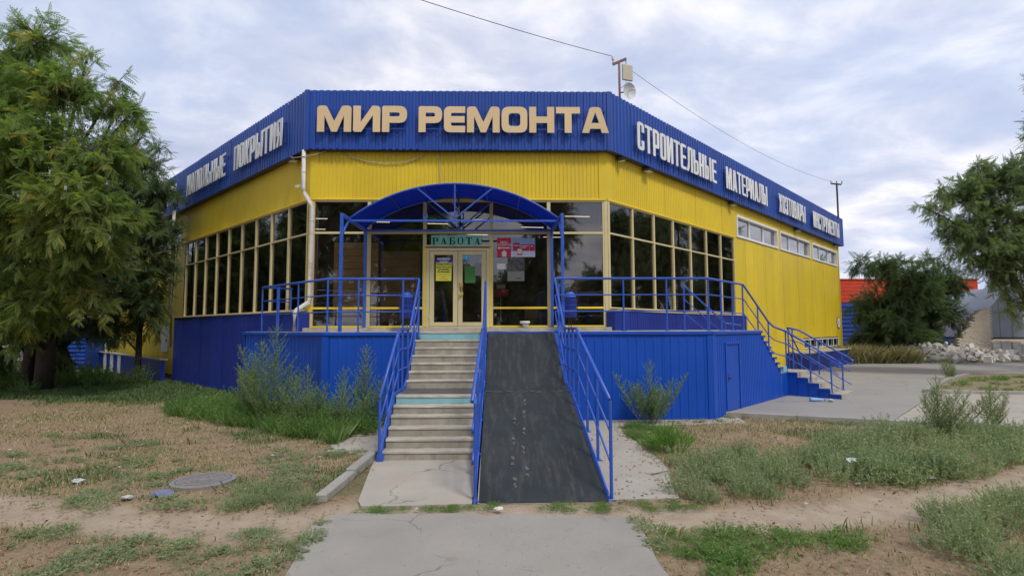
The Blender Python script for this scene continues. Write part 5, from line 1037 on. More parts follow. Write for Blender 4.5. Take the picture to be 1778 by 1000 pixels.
def place(tpl, pos, dirv, scale, r, spin=.6, tint=None):
    V, Q = tpl; n = len(pos); x = unit(dirv); up = np.tile([0, 0, 1.], (n, 1))+r.normal(0, spin, (n, 3)); y = unit(np.cross(up, x)); z = np.cross(x, y)
    W = pos[:, None]+scale[:, None, None]*(V[None, :, 0:1]*x[:, None]+V[None, :, 1:2]*y[:, None]+V[None, :, 2:3]*z[:, None])
    F_ = Q[None]+(np.arange(n)*len(V))[:, None, None]; t = np.repeat(tint if tint is not None else r.random(n), len(V))
    return W.reshape(-1, 3), F_.reshape(-1, 4), t
def merge(parts):
    Vs, Fs, Ts = [], [], []; o = 0
    for V, F_, t in parts: Vs.append(V); Fs.append(F_+o); Ts.append(t); o += len(V)
    return np.concatenate(Vs), np.concatenate(Fs), np.concatenate(Ts)
def tree(name, label, base, trunk_r, clumps, mt, seed, tpl, ssize, twigs=20, per=16, yellow=.06, group=None, trunks=None, up=.25, droop=.5, cat='tree', jl=1.0):
    r = np.random.default_rng(seed); base = np.array(base, float); T = thing(name, tuple(base), label, cat, group)
    cl = [(np.array(c[:3])-base, c[3]) for c in clumps]; top = max(c[2] for c, _ in cl)
    w_ = MB(); ctr = np.mean([c for c, _ in cl], 0)
    th = top*.5; tp = [np.array([0, 0, -.2]), np.array([ctr[0]*.10, ctr[1]*.1, th*.3]), np.array([ctr[0]*.35, ctr[1]*.35, th*.65]), np.array([ctr[0]*.7, ctr[1]*.7, th])]
    tk = MB(); tk.tube([tuple(p) for p in tp], trunk_r, 10, trunk_r*.55)
    if trunks:
        for dx, dy, f in trunks: tk.tube([(dx, dy, -.2), (dx*1.2+ctr[0]*.1, dy, th*.35), (dx*2+ctr[0]*.5, dy*2, th*.9)], trunk_r*f, 8, trunk_r*f*.4)
    P_, D_, Tn = [], [], []
    for c, rad in cl:
        h = min(th*.95, max(th*.25, c[2]*.55)); f = h/th; st = tp[0]*(1-f)+tp[3]*f; st = np.array([np.interp(h, [p[2] for p in tp], [p[i] for p in tp]) for i in range(3)])
        midp = (st+c)/2+np.array([0, 0, .12*np.linalg.norm(c-st)])+r.normal(0, .12, 3)
        w_.tube([tuple(st), tuple(midp), tuple(c)], trunk_r*.34*min(1.3, .5+rad*.4), 6, trunk_r*.10)
        nt = max(3, int(twigs*rad*rad)); ctint = r.normal(.33, .12)
        for k in range(nt):
            d = unit(r.normal(0, 1, 3)*np.array([1, 1, .75])+np.array([0, 0, up])); st2 = c+r.normal(0, .18, 3)*rad; e = c+d*rad*r.uniform(.75, 1.12)*jl; dl = rad*droop*r.uniform(.15, .7)
            m1 = (st2+e)/2+np.array([0, 0, dl*.35]); e = e-np.array([0, 0, dl*.6])
            w_.tube([tuple(st2), tuple(m1), tuple(e)], .016, 3, .005, caps=False)
            n = max(4, int(per*rad*r.uniform(.7, 1.2)/1.0)); t = r.uniform(.18, 1.0, n)
            pos = ((1-t)**2)[:, None]*st2+(2*t*(1-t))[:, None]*m1+(t*t)[:, None]*e
            tg = unit((2*(1-t))[:, None]*(m1-st2)+(2*t)[:, None]*(e-m1)); side = unit(np.cross(tg, r.normal(0, 1, (n, 3)))); dd = tg*.7+side*.8+np.array([0, 0, -.15])
            P_.append(pos); D_.append(dd); yl = r.random() < yellow; Tn.append(np.clip(r.normal(ctint, .14, n)+(.55 if yl else 0), 0, 1))
    P_ = np.concatenate(P_); D_ = np.concatenate(D_); Tn = np.concatenate(Tn); n = len(P_)
    V, F_, t = place(tpl, P_, D_, ssize*r.uniform(.65, 1.25, n), r, .5, Tn)
    me = np_mesh('crown', V, F_, mt, t); cr = bpy.data.objects.new('crown', me); COL.objects.link(cr); cr.parent = T
    o = bpy.data.objects.new('trunk', tk.mesh('trunk', 'bark', True)); COL.objects.link(o); o.parent = T
    o = bpy.data.objects.new('branches', w_.mesh('branches', 'bark', True, recalc=False)); COL.objects.link(o); o.parent = T
    return T
loc_sp = spray(6, .27, .115, .35); elm_sp = spray(5, .26, .15, .2); big_sp = spray(6, .24, .13, .3)
T1c = [(-14.5,17.0,11.2,1.1),(-15.7,17.5,10.0,1.6),(-13.2,16.5,9.2,1.3),(-12.0,17.0,8.9,0.8),(-12.0,16.4,7.3,1.2),(-13.6,16.0,7.2,1.7),(-11.9,17.0,7.6,0.8),(-12.3,15.8,5.5,1.5),(-14.3,16.4,5.1,1.5),(-11.7,16.5,5.7,1.0),(-16.5,17.0,7.0,2.0),(-16.7,17.0,10.1,1.6),(-13.0,17.0,10.6,0.5),(-16.5,17.0,4.3,1.6),(-12.3,16.7,4.4,1.1),(-11.8,17.3,8.8,0.5),(-14.9,16.6,8.6,1.4),(-12.0,17,9.9,.5),(-11.6,17.1,9.0,.55),(-11.3,17.2,8.2,.45),(-14.4,17.2,3.1,1.2),(-13.2,17,3.5,1.0),(-15.3,17.4,2.2,1.1),(-12.4,17,2.9,.7)]
T1 = tree('locust_tree', 'large feathery green tree with yellowing tips filling the upper left', (-16.4, 20.3, 0), .30, T1c, 'leaf_near', 11, loc_sp, .30, 34, 20, .05, trunks=[(-.9, .3, .7)])
T2c = [(-17.1,21.5,3.8,1.9),(-18.7,21.5,2.9,1.8),(-15.6,21.5,4.4,1.6),(-15.6,21.5,2.4,1.0),(-20.5,21.5,3.3,2.0),(-18.0,21.5,5.6,2.0),(-17.2,21.5,1.9,1.2),(-19.5,21.8,1.4,1.2),(-21.5,21.5,2,1.4),(-16.6,22.4,5.6,1.5),(-16.6,19.6,2.7,1.1),(-18.8,20.2,1.8,1.2),(-15.1,20.4,3.2,.9),(-17.6,19.9,3.6,1.2)]
T2 = tree('dark_tree', 'dark low tree with a thick trunk under the big feathery tree', (-17.3, 22.4, 0), .42, T2c, 'leaf_dark', 12, elm_sp, .42, 17, 13, .0, trunks=[(-1.0, 0, .6)])
T3c = [(-13.9,22.3,9.4,0.5),(-14.5,22.3,8.9,0.7),(-14.1,22.3,7.7,1.1),(-14.5,22.3,5.9,1.5),(-13.9,22.3,4.3,1.0),(-14.8,22.3,3.5,1.3),(-14.0,22.3,2.5,0.7),(-15.0,22.3,8.5,1.4),(-13.4,22.3,6.2,0.6),(-15.2,22.3,7.0,1.4),(-14.3,22.2,3.2,1.1),(-13.8,22.2,4.9,.8),(-15.3,22,2.2,1.0)]
T3 = tree('slim_tree', 'slender dark leafy tree close to the left wing of the store', (-14.7, 22.8, 0), .13, T3c, 'leaf_dark', 13, loc_sp, .32, 30, 20, .02)
T4c = [(21.0,22.0,8.1,1.3),(19.6,22.0,7.5,1.2),(18.1,22.0,6.8,0.7),(19.7,22.0,5.6,1.3),(21.2,22.0,4.9,1.5),(18.4,22.0,7.8,0.5),(18.7,22.0,6.0,0.8),(22.6,22.0,3.4,.9),(20.9,22.0,4.0,0.8),(20.9,22.0,3.0,0.7),(20.1,22.0,4.5,0.8),(19.9,22.0,8.8,0.6),(17.4,22.0,7.1,0.35),(22.9,22.0,6.1,1.8),(22.9,22.0,8.6,1.4),(20.4,22.2,6.7,1.2)]
T4 = tree('elm_tree', 'spreading green tree reaching in from the right edge', (25.4, 25.0, .1), .2, T4c, 'leaf_elm', 14, elm_sp, .28, 40, 20, .03)
T5c = [(23.6,33.2,2.3,1.3),(25.2,33.6,1.6,1.3),(24.9,33.6,3.6,1.3),(23.2,34,.9,1.0),(22.6,33.6,5.9,0.90),(24.3,33.6,5.6,1.34),(25.9,33.6,4.6,1.68),(24.0,34.7,3.2,1.68),(24.9,34.2,1.9,1.57),(23.4,34.7,1.4,1.23),(25.2,33.9,6.1,0.67)]
T5d = [(26.6,34.4,1.5,1.2),(28.0,34.8,3.0,1.3),(27.7,34.7,3.0,1.68),(29.0,35.3,5.0,1.34),(28.1,35.3,6.5,0.78),(29.6,35.8,4.3,0.90),(27.1,34.9,1.4,1.34),(28.6,36.1,2.0,1.0),(29.1,35.6,6.0,0.78),(30.3,35.8,5.2,0.70)]
T5 = tree('bushy_tree', 'dark bushy tree right behind the far corner of the store', (24.4, 35.2, 0), .15, T5c, 'leaf_dark', 15, loc_sp, .42, 26, 15, .0)
T5b = tree('bushy_tree', 'dark bushy tree just left of the brick ruin', (28.4, 36.4, 0), .15, T5d, 'leaf_dark', 16, elm_sp, .36, 26, 16, .0)
T6 = tree('tall_tree', 'tall tree whose twigs just enter at the far right edge', (28.4, 26.2, 0), .22, [(26.75,26.0,14.3,0.6),(26.8,26.0,12.0,0.7),(27.5,26.0,15.9,0.6),(28.5,26,13,1.6),(28.6,26,16,1.4),(28.3,26,10.2,1.5),(29.2,26,7.4,1.6)], 'leaf_elm', 17, loc_sp, .42, 20, 15, .0)
# trees across the road behind the viewer, seen mirrored in the windows
RT = ((T3, 33, 31.5, 1.5, .4, 'tree beyond the lot mirrored in the end panes of the right wing'), (T1, -12.0, -9, 1.4, .4, 'big tree across the road mirrored in the front left bays'), (T1, -7.2, -10, 1.3, 2.0, 'big tree across the road mirrored in the bay left of the doors'), (T2, -4.2, -17, 1.15, 1.0, 'dark tree across the road mirrored in the door panes'),
 (T2, 1.5, -16, 1.1, 2.8, 'dark tree across the road mirrored under the red poster'), (T2, 8.2, -15, 1.0, 4.2, 'dark tree across the road mirrored low in the last front bay'), (T3, 4.4, -14, 1.4, 3.9, 'tall thin tree across the road mirrored at the right canopy post'),
 (T5, 15, -12, 1.2, .3, 'bushy tree across the road mirrored at the right front corner'), (T5, 44, 34, 1.6, 1.9, 'bushy tree beyond the lot mirrored in the last big panes'), (T2, -33, 33, 1.2, 1.9, 'dark tree beyond the left lawn mirrored at the far end of the left wing'),
 (T3, 22, 1, 1.35, 4.5, 'tree beside the road mirrored in the right wing windows'), (T4, 20, -22, 1.0, 5.2, 'tree beside the road mirrored in the far right wing windows'), (T3, 28, 12, 1.2, 1.3, 'tree beyond the lot mirrored in the ribbon windows'),
 (T3, 31, 19, 1.25, 2.6, 'tree beyond the lot mirrored near the right front corner'), (T3, 25, 6, 1.2, 3.6, 'tree beyond the lot mirrored in the middle of the right wing'), (T3, 36, 24, 1.3, .6, 'tree beyond the lot mirrored beside the front corner'),
 (T3, -24, -3, 1.3, .8, 'tree beside the road mirrored in the left wing windows'), (T3, -32, 25, 1.3, 2.4, 'tree beyond the left lawn mirrored in the far left windows'), (T3, -30, 19, 1.3, 3.4, 'tree beyond the left lawn mirrored in the middle of the left wing'), (T3, -27, 13, 1.3, 4.7, 'tree beyond the left lawn mirrored by the left corner'), (T3, -27, 29, 1.2, 5.7, 'tree beyond the left lawn hidden behind the big feathery tree'))
for src, x, y, sc_, rz, lab in RT:
    c = copy_tree(src); c.scale = (sc_,)*3; c.rotation_euler = (0, 0, rz); tag(c, lab, 'tree', 'trees mirrored in the glass')
    off = Matrix.Rotation(rz, 3, 'Z')@Vector({T1: (2.6, -3.4, 0), T4: (-5.5, -3, 0)}.get(src, (0, 0, 0)))*sc_; c.location = (x-off.x, y-off.y, 0)
# ---- weeds
weed_leaf = (np.array([[0, 0, 0], [.45, .17, .05], [1, 0, -.05], [.45, -.17, .05]]), np.array([[0, 1, 2, 3]]))
thin_leaf = (np.array([[0, 0, 0], [.5, .07, .03], [1, 0, -.08], [.5, -.07, .03]]), np.array([[0, 1, 2, 3]]))
def plant_arrays(r, rad, h, stems, leaves, ls, tpl, tint0, upright=.5, clear=.1):
    P_, D_, S_, stemV, stemF = [], [], [], [], []
    for k in range(stems):
        a = r.uniform(0, 2*math.pi); rr = rad*math.sqrt(r.random()); hh = h*(1-.55*(rr/rad)**2)*r.uniform(.7, 1.1); e = np.array([math.cos(a)*rr, math.sin(a)*rr, hh]); b0 = np.array([e[0]*(1-upright)*.35+e[0]*upright*.85, e[1]*(1-upright)*.35+e[1]*upright*.85, 0]) 
        t = r.uniform(clear, 1, leaves); pos = b0+(e-b0)*t[:, None]; pos[:, 2] = hh*t; dirs = r.normal(0, 1, (leaves, 3)); dirs[:, 2] = np.abs(dirs[:, 2])*.6+.1; P_.append(pos); D_.append(dirs+unit(e-b0)*.6); S_.append(ls*r.uniform(.6, 1.2, leaves)*(1.15-.5*t))
        q0 = len(stemV)*1; w_ = .004; stemV += [b0+[w_, 0, 0], b0-[w_, 0, 0], e-[w_*.4, 0, 0], e+[w_*.4, 0, 0]]; stemF.append([q0, q0+1, q0+2, q0+3])
    P_ = np.concatenate(P_); D_ = np.concatenate(D_); S_ = np.concatenate(S_); tn = np.clip(r.normal(tint0, .2, len(P_)), 0, 1)
    V, F_, t = place(tpl, P_, D_, S_, r, .6, tn)
    sv = np.array(stemV); return merge([(V, F_, t), (sv, np.array(stemF), np.full(len(sv), .75))])
def protos(n, mt, seed, *a, **k):
    out = []
    for i in range(n):
        r = np.random.default_rng(seed+i); out.append(plant_arrays(r, *a, **k))
    return out
mound = protos(4, 'weed_grey', 100, 1.0, .95, 64, 28, .105, weed_leaf, .42, upright=.5)
moundL = protos(4, 'weed_grey', 110, 1.0, .95, 36, 19, .145, weed_leaf, .42, upright=.5)
tuft = protos(4, 'weed_grey', 115, 1.0, .7, 26, 13, .2, weed_leaf, .42, upright=.45)
creep = protos(4, 'weed_green', 120, 1.0, .26, 60, 14, .09, weed_leaf, .35, upright=.3)
tall = protos(3, 'weed_green', 140, .5, 1.0, 16, 60, .085, thin_leaf, .4, upright=.75)
def patch(name, label, cat, mt, kinds, spots, seed, zb=0.):
    """many little plants merged into one mass; spots = (x, y, radius, height factor)"""
    r = np.random.default_rng(seed); parts = []
    for (x, y, rad, hf) in spots:
        V, F_, t = kinds[r.integers(len(kinds))]; a = r.uniform(0, 6.28); c, s_ = math.cos(a), math.sin(a)
        W = np.empty_like(V); W[:, 0] = (V[:, 0]*c-V[:, 1]*s_)*rad+x; W[:, 1] = (V[:, 0]*s_+V[:, 1]*c)*rad+y; W[:, 2] = V[:, 2]*rad*hf+zb
        parts.append((W, F_, np.clip(t+r.normal(0, .12), 0, 1)))
    V, F_, t = merge(parts); o = link(name, np_mesh(name, V, F_, mt, t)); tag(o, label, cat, None, 'stuff'); return o
def scat(poly, n, r0, r1, seed, hf=1.0, keep=None):
    r = np.random.default_rng(seed); xs = [p[0] for p in poly]; ys = [p[1] for p in poly]; out = []
    def inside(x, y):
        c = False; j = len(poly)-1
        for i in range(len(poly)):
            if (poly[i][1] > y) != (poly[j][1] > y) and x < (poly[j][0]-poly[i][0])*(y-poly[i][1])/(poly[j][1]-poly[i][1])+poly[i][0]: c = not c
            j = i
        return c
    tries = 0
    while len(out) < n and tries < n*60:
        tries += 1; x = r.uniform(min(xs), max(xs)); y = r.uniform(min(ys), max(ys))
        if inside(x, y): out.append((x, y, r.uniform(r0, r1), hf*r.uniform(.75, 1.2)))
    return out
MRX = [(5.2, 7.6), (6.7, 7.95), (8.6, 8.7), (10, 9.6), (9.6, 9.4), (7.8, 8.75), (6.3, 8.5), (5.2, 8.6)]
patch('weed_patch', 'lumpy pale weeds along the dirt path on the far right', 'weeds', 'weed_grey', moundL, scat(MRX, 34, .25, .5, 21, 1.0), 21)
MR = [(2.25, 7.15), (2.5, 8.4), (2.75, 9.0), (3.7, 9.2), (4.6, 8.9), (5.6, 8.9), (6.6, 8.5), (6.4, 7.95), (5.6, 7.5), (5.0, 7.55), (4.3, 7.15), (3.4, 6.95), (2.6, 6.85)]
patch('weed_patch', 'broad grey green mass of weeds right of the pavement', 'weeds', 'weed_grey', mound+moundL, scat(MR, 64, .2, .48, 1, 1.0), 1)
MR2 = [(5.3, 9.2), (6.6, 8.7), (8.0, 8.6), (9.6, 9.4), (10.2, 10.8), (8.6, 11.4), (7.0, 10.9), (6.0, 10.2)]
patch('weed_patch', 'taller green weeds below the kerb of the lot on the right', 'weeds', 'weed_grey', moundL, scat(MR2, 60, .25, .5, 2, 1.1), 2)
MR3 = [(3.8, 5.4), (4.2, 6.0), (5.1, 6.35), (6.3, 6.8), (8.5, 7.6), (9, 5), (5.5, 3.6), (4.0, 4.3)]
patch('weed_patch', 'pale leafy weeds filling the bottom right corner', 'weeds', 'weed_grey', mound, scat(MR3, 56, .25, .45, 3, .95), 3)
MR4 = [(1.62, 6.05), (2.1, 5.95), (3.4, 5.85), (3.6, 5.5), (2.5, 5.35), (2.0, 4.9), (1.9, 4.2), (1.55, 4.3), (1.6, 5.2)]
patch('creeping_weeds', 'low green creeping weeds along the right edge of the footpath', 'weeds', 'weed_green', creep+tuft[:2], scat(MR4, 70, .12, .26, 4, .8), 4)
MR5 = [(-1.7, 6.62), (-1.6, 6.86), (-.2, 6.92), (1.4, 6.98), (2.5, 7.05), (2.6, 6.75), (1.5, 6.58), (.4, 6.66), (-.9, 6.68)]
patch('creeping_weeds', 'thin line of green weeds between the footpath and the ramp', 'weeds', 'weed_green', creep, [s_ for s_ in scat(MR5, 72, .08, .17, 5, .9) if not (.0 < s_[0] < .55)], 5)
ML = [(-2.35, 7.1), (-2.05, 6.75), (-2.6, 6.6), (-3.3, 6.85), (-3.3, 7.4), (-2.7, 7.7)]
patch('weed_patch', 'grey green weeds by the near end of the loose kerbstone', 'weeds', 'weed_grey', mound+creep[:1], scat(ML, 20, .14, .28, 6, .9), 6)
ML2 = [(-1.98, 5.9), (-2.2, 6.2), (-2.9, 6.1), (-3.2, 5.6), (-2.6, 4.6), (-2.0, 4.6)]
patch('weed_patch', 'low grey green weeds at the left edge of the footpath', 'weeds', 'weed_grey', tuft+creep, scat(ML2, 34, .12, .26, 7, .6), 7)
patch('weed_patch', 'low weeds scattered beyond the bottom left corner', 'weeds', 'weed_grey', tuft, [s_ for c in ((-3.4, 5.65, .5), (-4.9, 5.95, .45), (-4.0, 5.0, .4), (-3.9, 5.45, .3)) for s_ in [(c[0]+random.gauss(0, c[2]*.6), c[1]+random.gauss(0, c[2]*.35), random.uniform(.1, .22), .6) for _ in range(11)]], 8)
tf = [(-7.0, 8.4, .5), (-7.7, 8.8, .5), (-5.7, 9.0, .45), (-5.3, 7.7, .45), (-4.6, 7.35, .4), (-3.6, 7.1, .35), (-6.3, 9.6, .5), (-5.2, 7.25, .3), (-3.9, 9.6, .4), (-6.8, 10.6, .4), (-5.4, 11.6, .4), (-3.0, 7.9, .3), (-3.4, 9.0, .3), (-7.9, 9.9, .5), (-3.1, 8.5, .25), (-8.5, 11.5, .4), (-2.9, 9.6, .25), (-8.2, 7.7, .3), (-4.9, 8.4, .3)]
patch('weed_tufts', 'scattered low tufts of weeds over the dry grass on the left', 'weeds', 'weed_grey', tuft, [(c[0]+random.gauss(0, c[2]*.75), c[1]+random.gauss(0, c[2]*.55), random.uniform(.1, .24), .6) for c in tf for _ in range(9)], 9)
GL = [(-8.6, 15.0), (-7.0, 15.4), (-4.4, 12.8), (-2.75, 12.5), (-2.7, 11.2), (-3.1, 10.7), (-3.9, 11.0), (-5.6, 12.3), (-7.4, 13.6)]
patch('weed_patch', 'fresh green weeds growing along the foot of the left porch wall', 'weeds', 'weed_green', moundL, scat(GL, 84, .25, .48, 10, 1.35), 10)
patch('weed_patch', 'low green plants along the foot of the porch left of the bush', 'weeds', 'weed_green', creep+mound[:1], scat([(2.6, 9.8), (2.65, 12.3), (3.4, 12.5), (4.3, 12.3), (3.3, 11.2), (3.1, 9.6)], 40, .14, .28, 11, .8), 11)
patch('weed_patch', 'wild green weeds before the dark trees beyond the lot', 'weeds', 'weed_green', moundL, scat([(16.7, 30.0), (18.4, 31.5), (22.8, 33.3), (24, 34), (20, 36), (16, 33)], 70, .5, .9, 12, 1.1), 12)
patch('weed_patch', 'small weeds growing among the rubble', 'weeds', 'weed_grey', tuft, scat([(23.5, 31.0), (31, 32.0), (34, 33), (31, 32.6), (24, 31.8)], 34, .3, .55, 13, .9), 13, .1)
patch('weed_patch', 'green weeds on the kerbed island in the lot', 'weeds', 'weed_green', tuft, scat([(13.9, 17.2), (17.6, 20.8), (22, 22.8), (24, 18.0), (16.3, 17.0)], 60, .2, .45, 14, .6), 14, .17)
patch('weed_patch', 'dark undergrowth at the foot of the left trees', 'weeds', 'weed_green', moundL, scat([(-24, 18.6), (-14.6, 19.4), (-13.9, 22.4), (-28, 26)], 64, .4, .75, 15, 1.5), 15)

edge = []
for (xa, ya), (xb, yb), m in (((5.3, 13.35), (8.7, 11.9), 26), ((8.7, 11.9), (12, 10.6), 22), ((2.65, 9.0), (2.62, 12.0), 20), ((-2.3, 7.1), (-2.2, 9.4), 22), ((-3.1, 10.0), (-2.0, 9.6), 10), ((-2.0, 5.2), (-1.95, 6.5), 14), ((1.55, 5.2), (1.55, 6.3), 12), ((-8.0, 16.7), (-13.0, 21.9), 30), ((3.9, 12.6), (5.2, 12.75), 8)):
    for k in range(m): u = random.random(); edge.append((xa+(xb-xa)*u+random.gauss(0, .08), ya+(yb-ya)*u+random.gauss(0, .08), random.uniform(.06, .17), random.uniform(.5, 1.1)))
patch('edge_weeds', 'small weeds rooted along kerbs, pavement edges and wall feet', 'weeds', 'weed_grey', tuft, edge, 77)
def single(name, label, cat, x, y, rad, h, stems, leaves, ls, tpl, mt, seed, upright=.5, zb=0, tint0=.35, group=None):
    r = np.random.default_rng(seed); T = thing(name, (x, y, zb), label, cat, group)
    V, F_, t = plant_arrays(r, rad, h, stems, leaves, ls, tpl, tint0, upright)
    o = bpy.data.objects.new('foliage', np_mesh('foliage', V, F_, mt, t)); COL.objects.link(o); o.parent = T
    b = MB()
    for k in range(max(4, stems//4)):
        a = r.uniform(0, 6.28); rr = rad*r.uniform(.1, .6); b.tube([(rr*.25*math.cos(a), rr*.25*math.sin(a), 0), (rr*.6*math.cos(a), rr*.6*math.sin(a), h*.5), (rr*math.cos(a), rr*math.sin(a), h*.9)], .007, 4, .003)
    o = bpy.data.objects.new('stems', b.mesh('stems', 'stem')); COL.objects.link(o); o.parent = T; return T
def feather(name, label, x, y, h, spread, seed, mt='weed_plume', n=5):
    """a plumed weed: a few upright stems with rising side shoots, shorter towards the tip, set with small narrow leaves"""
    r = np.random.default_rng(seed); T = thing(name, (x, y, 0), label, 'plant'); P_, D_, S_ = [], [], []; b = MB()
    for k in range(n):
        a = r.uniform(0, 6.28); lean = spread*(k+.3)/n*r.uniform(.6, 1.1); hh = h*(1 if k == 0 else r.uniform(.5, .88)); e = np.array([math.cos(a)*lean, math.sin(a)*lean*.6, hh]); b0 = np.array([math.cos(a)*lean*.25, math.sin(a)*lean*.2, 0]); b.tube([tuple(b0), tuple((b0+e)/2+[0, 0, .03]), tuple(e)], .009, 5, .003)
        nsh = int(17+16*hh)
        for j in range(nsh+1):
            t = .10+.9*j/nsh; p = b0+(e-b0)*min(t, .985); aa = j*2.4+r.uniform(-.5, .5); L_ = (.48*hh*(1.04-t)**.8)*r.uniform(.65, 1.1)+.05; d = np.array([math.cos(aa), math.sin(aa), r.uniform(.9, 1.5)]); d /= np.linalg.norm(d)
            if j == nsh: d = unit(e-b0); L_ = .12
            q1 = p+d*L_+np.array([0, 0, L_*.12]); m = int(6+L_*62); tt = np.linspace(.08, 1, m); P_.append(p+(q1-p)*tt[:, None]); D_.append(r.normal(0, .55, (m, 3))+d*.9); S_.append(r.uniform(.028, .060, m)*(1.1-.35*tt)); b.tube([tuple(p), tuple(q1)], .0035, 3, .0015, caps=False)
    P_ = np.concatenate(P_); D_ = np.concatenate(D_); S_ = np.concatenate(S_); V, F_, t = place(weed_leaf, P_, D_, S_, r, .6, np.clip(r.normal(.45, .22, len(P_)), 0, 1))
    o = bpy.data.objects.new('foliage', np_mesh('foliage', V, F_, mt, t)); COL.objects.link(o); o.parent = T; o = bpy.data.objects.new('stems', b.mesh('stems', 'stem')); COL.objects.link(o); o.parent = T; return T
feather('tall_weed', 'tallest feathery weed standing before the left corner of the porch', -4.98, 12.35, 2.15, 1.2, 31, n=8)
feather('tall_weed', 'feathery weed leaning left beside the tallest one', -5.75, 13.1, 1.5, .5, 32, n=5)
feather('tall_weed', 'bushy weed close to the foot of the front stairs', -3.25, 11.7, 1.25, 1.1, 33, n=7)
feather('tall_weed', 'slender weed between the stairs and the tallest weed', -2.95, 12.3, 1.7, .45, 35, n=4)
feather('tall_weed', 'broad weed in the middle of the green growth by the left porch wall', -4.05, 11.7, 1.3, 1.1, 36, n=7)
feather('wall_bush', 'single green bush against the blue porch wall right of the ramp', 3.35, 12.45, 1.35, 1.15, 34, n=12)
single('bright_grass_clump', 'bright green grass clump at the edge of the right pavement', 'grass clump', 2.95, 9.75, .42, .42, 110, 5, .34, (np.array([[0, 0, 0], [.5, .02, .06], [1, 0, -.02], [.5, -.02, .06]]), np.array([[0, 1, 2, 3]])), 'grass_bright', 41, .6, tint0=.4)
feather('kerb_shrub', 'leafy upright weed standing before the kerb of the lot', 8.6, 10.8, 1.1, 1.5, 42, 'weed_grey', 10)
feather('kerb_shrub', 'sparse upright weed at the right edge before the concrete apron', 10.1, 11.25, .85, 1.0, 43, 'weed_grey', 5)
feather('island_weed', 'small pale weed at the left tip of the kerbed island', 17.9, 21.7, .9, .55, 44, 'weed_grey', 5)

# ---- grass blades
def blades(name, label, mt, n, region, dens, hmin, hmax, seed, w=.011, tint=(.5, .25), cluster=.06):
    r = np.random.default_rng(seed); x0, x1, y0, y1 = region; X = r.uniform(x0, x1, n*4); Y = y0+(y1-y0)*r.random(n*4)**1.25
    k = r.random(n*4) < dens(X, Y); X = X[k][:n]; Y = Y[k][:n]; m = len(X); a = r.uniform(0, 6.28, m); h = r.uniform(hmin, hmax, m)*(.55+.9*fbm(X, Y, .5, seed)); le = r.uniform(.15, .9, m)*h; d = np.stack([np.cos(a), np.sin(a)], -1); s_ = np.stack([-d[:, 1], d[:, 0]], -1)*w/2*(1+Y/14)[:, None]
    V = np.zeros((m, 4, 3)); P0 = np.stack([X, Y], -1); V[:, 0, :2] = P0-s_; V[:, 1, :2] = P0+s_; V[:, 2, :2] = P0+d*(le*.45)[:, None]+s_*.7; V[:, 2, 2] = h*.62; V[:, 3, :2] = P0+d*le[:, None]; V[:, 3, 2] = h; V[:, :, 2] += -.012
    F_ = np.array([[0, 1, 2, 3]])[None]+(np.arange(m)*4)[:, None, None]; tg = np.clip(r.normal(tint[0], tint[1], m), 0, 1)
    o = link(name, np_mesh(name, V.reshape(-1, 3), F_.reshape(-1, 4), mt, np.repeat(tg, 4))); tag(o, label, 'grass', None, 'stuff')
def paved(x, y): return ((x > -2.0) & (x < 1.45) & (y < 6.58)) | ((x > -1.95) & (x < 2.4) & (y > 6.9)) | ((x > -3.0) & (x < -1.9) & (y > 9.9)) | ((y > 13.0+np.where(x < -4.1, -(x+4.1)*1.0, 0)) & (x > -7.6)) | ((x > 5.1) & (y > 13.75-(x-5.15)*.44-.1)) | ((x > -2.3) & (x < -1.9) & (y > 7.0) & (y < 9.5)) | (np.hypot(x+4.2, y-8.05) < .46)
fld = lambda x, y: np.where(paved(x, y), 0, (1-bare(x, y))**2*(.18+1.0*sstep(.42, .62, fbm(x, y, .9, 31))*.6))
blades('dry_grass', 'short dry grass over the left lawn', 'grass_mix', 46000, (-13, -1.9, 3.6, 17), fld, .02, .06, 51, tint=(.72, .22), w=.010)
blades('dry_grass', 'short dry straw coloured grass on the right plot', 'grass_mix', 30000, (1.5, 12, 3.6, 13.8), fld, .02, .07, 52, tint=(.74, .2), w=.010)
blades('green_grass', 'green grass in patches on the left lawn', 'grass_green', 20000, (-13, -1.9, 3.6, 16), lambda x, y: np.where(paved(x, y), 0, green(x, y)), .04, .13, 53, tint=(.45, .25), w=.011)
blades('green_grass', 'green grass strip before the left trees', 'grass_green', 60000, (-27, -7.2, 15.2, 23), lambda x, y: np.where(paved(x, y), 0, green(x, y)), .05, .15, 54, tint=(.4, .2), w=.012)
blades('green_grass', 'green grass in patches on the right plot', 'grass_green', 9000, (1.5, 12, 3.6, 13.8), lambda x, y: np.where(paved(x, y), 0, green(x, y)), .04, .12, 55, tint=(.5, .25))
blades('tall_dry_grass', 'tall dry grass beyond the far corner of the store', 'grass_mix', 16000, (16.4, 24, 31, 37), lambda x, y: np.ones(np.shape(x)), .5, 1.1, 56, tint=(.6, .25), w=.02)

def strip_d(x, y):
    ax, ay, bx, by = -8.3, 15.0, -2.9, 11.4; vx, vy = bx-ax, by-ay; t = np.clip(((x-ax)*vx+(y-ay)*vy)/(vx*vx+vy*vy), 0, 1); d = np.hypot(x-ax-t*vx, y-ay-t*vy); return np.where(paved(x, y), 0, 1-sstep(.35, .95, d+(fbm(x, y, 1.1, 3)-.5)))
blades('tall_green_grass', 'tall fresh green grass along the foot of the left porch wall', 'weed_green', 24000, (-9.3, -2.2, 10.4, 16), lambda x, y: strip_d(x, y)*(.25+.75*sstep(.35, .6, fbm(x, y, .6, 12))), .10, .38, 57, tint=(.3, .3), w=.008)
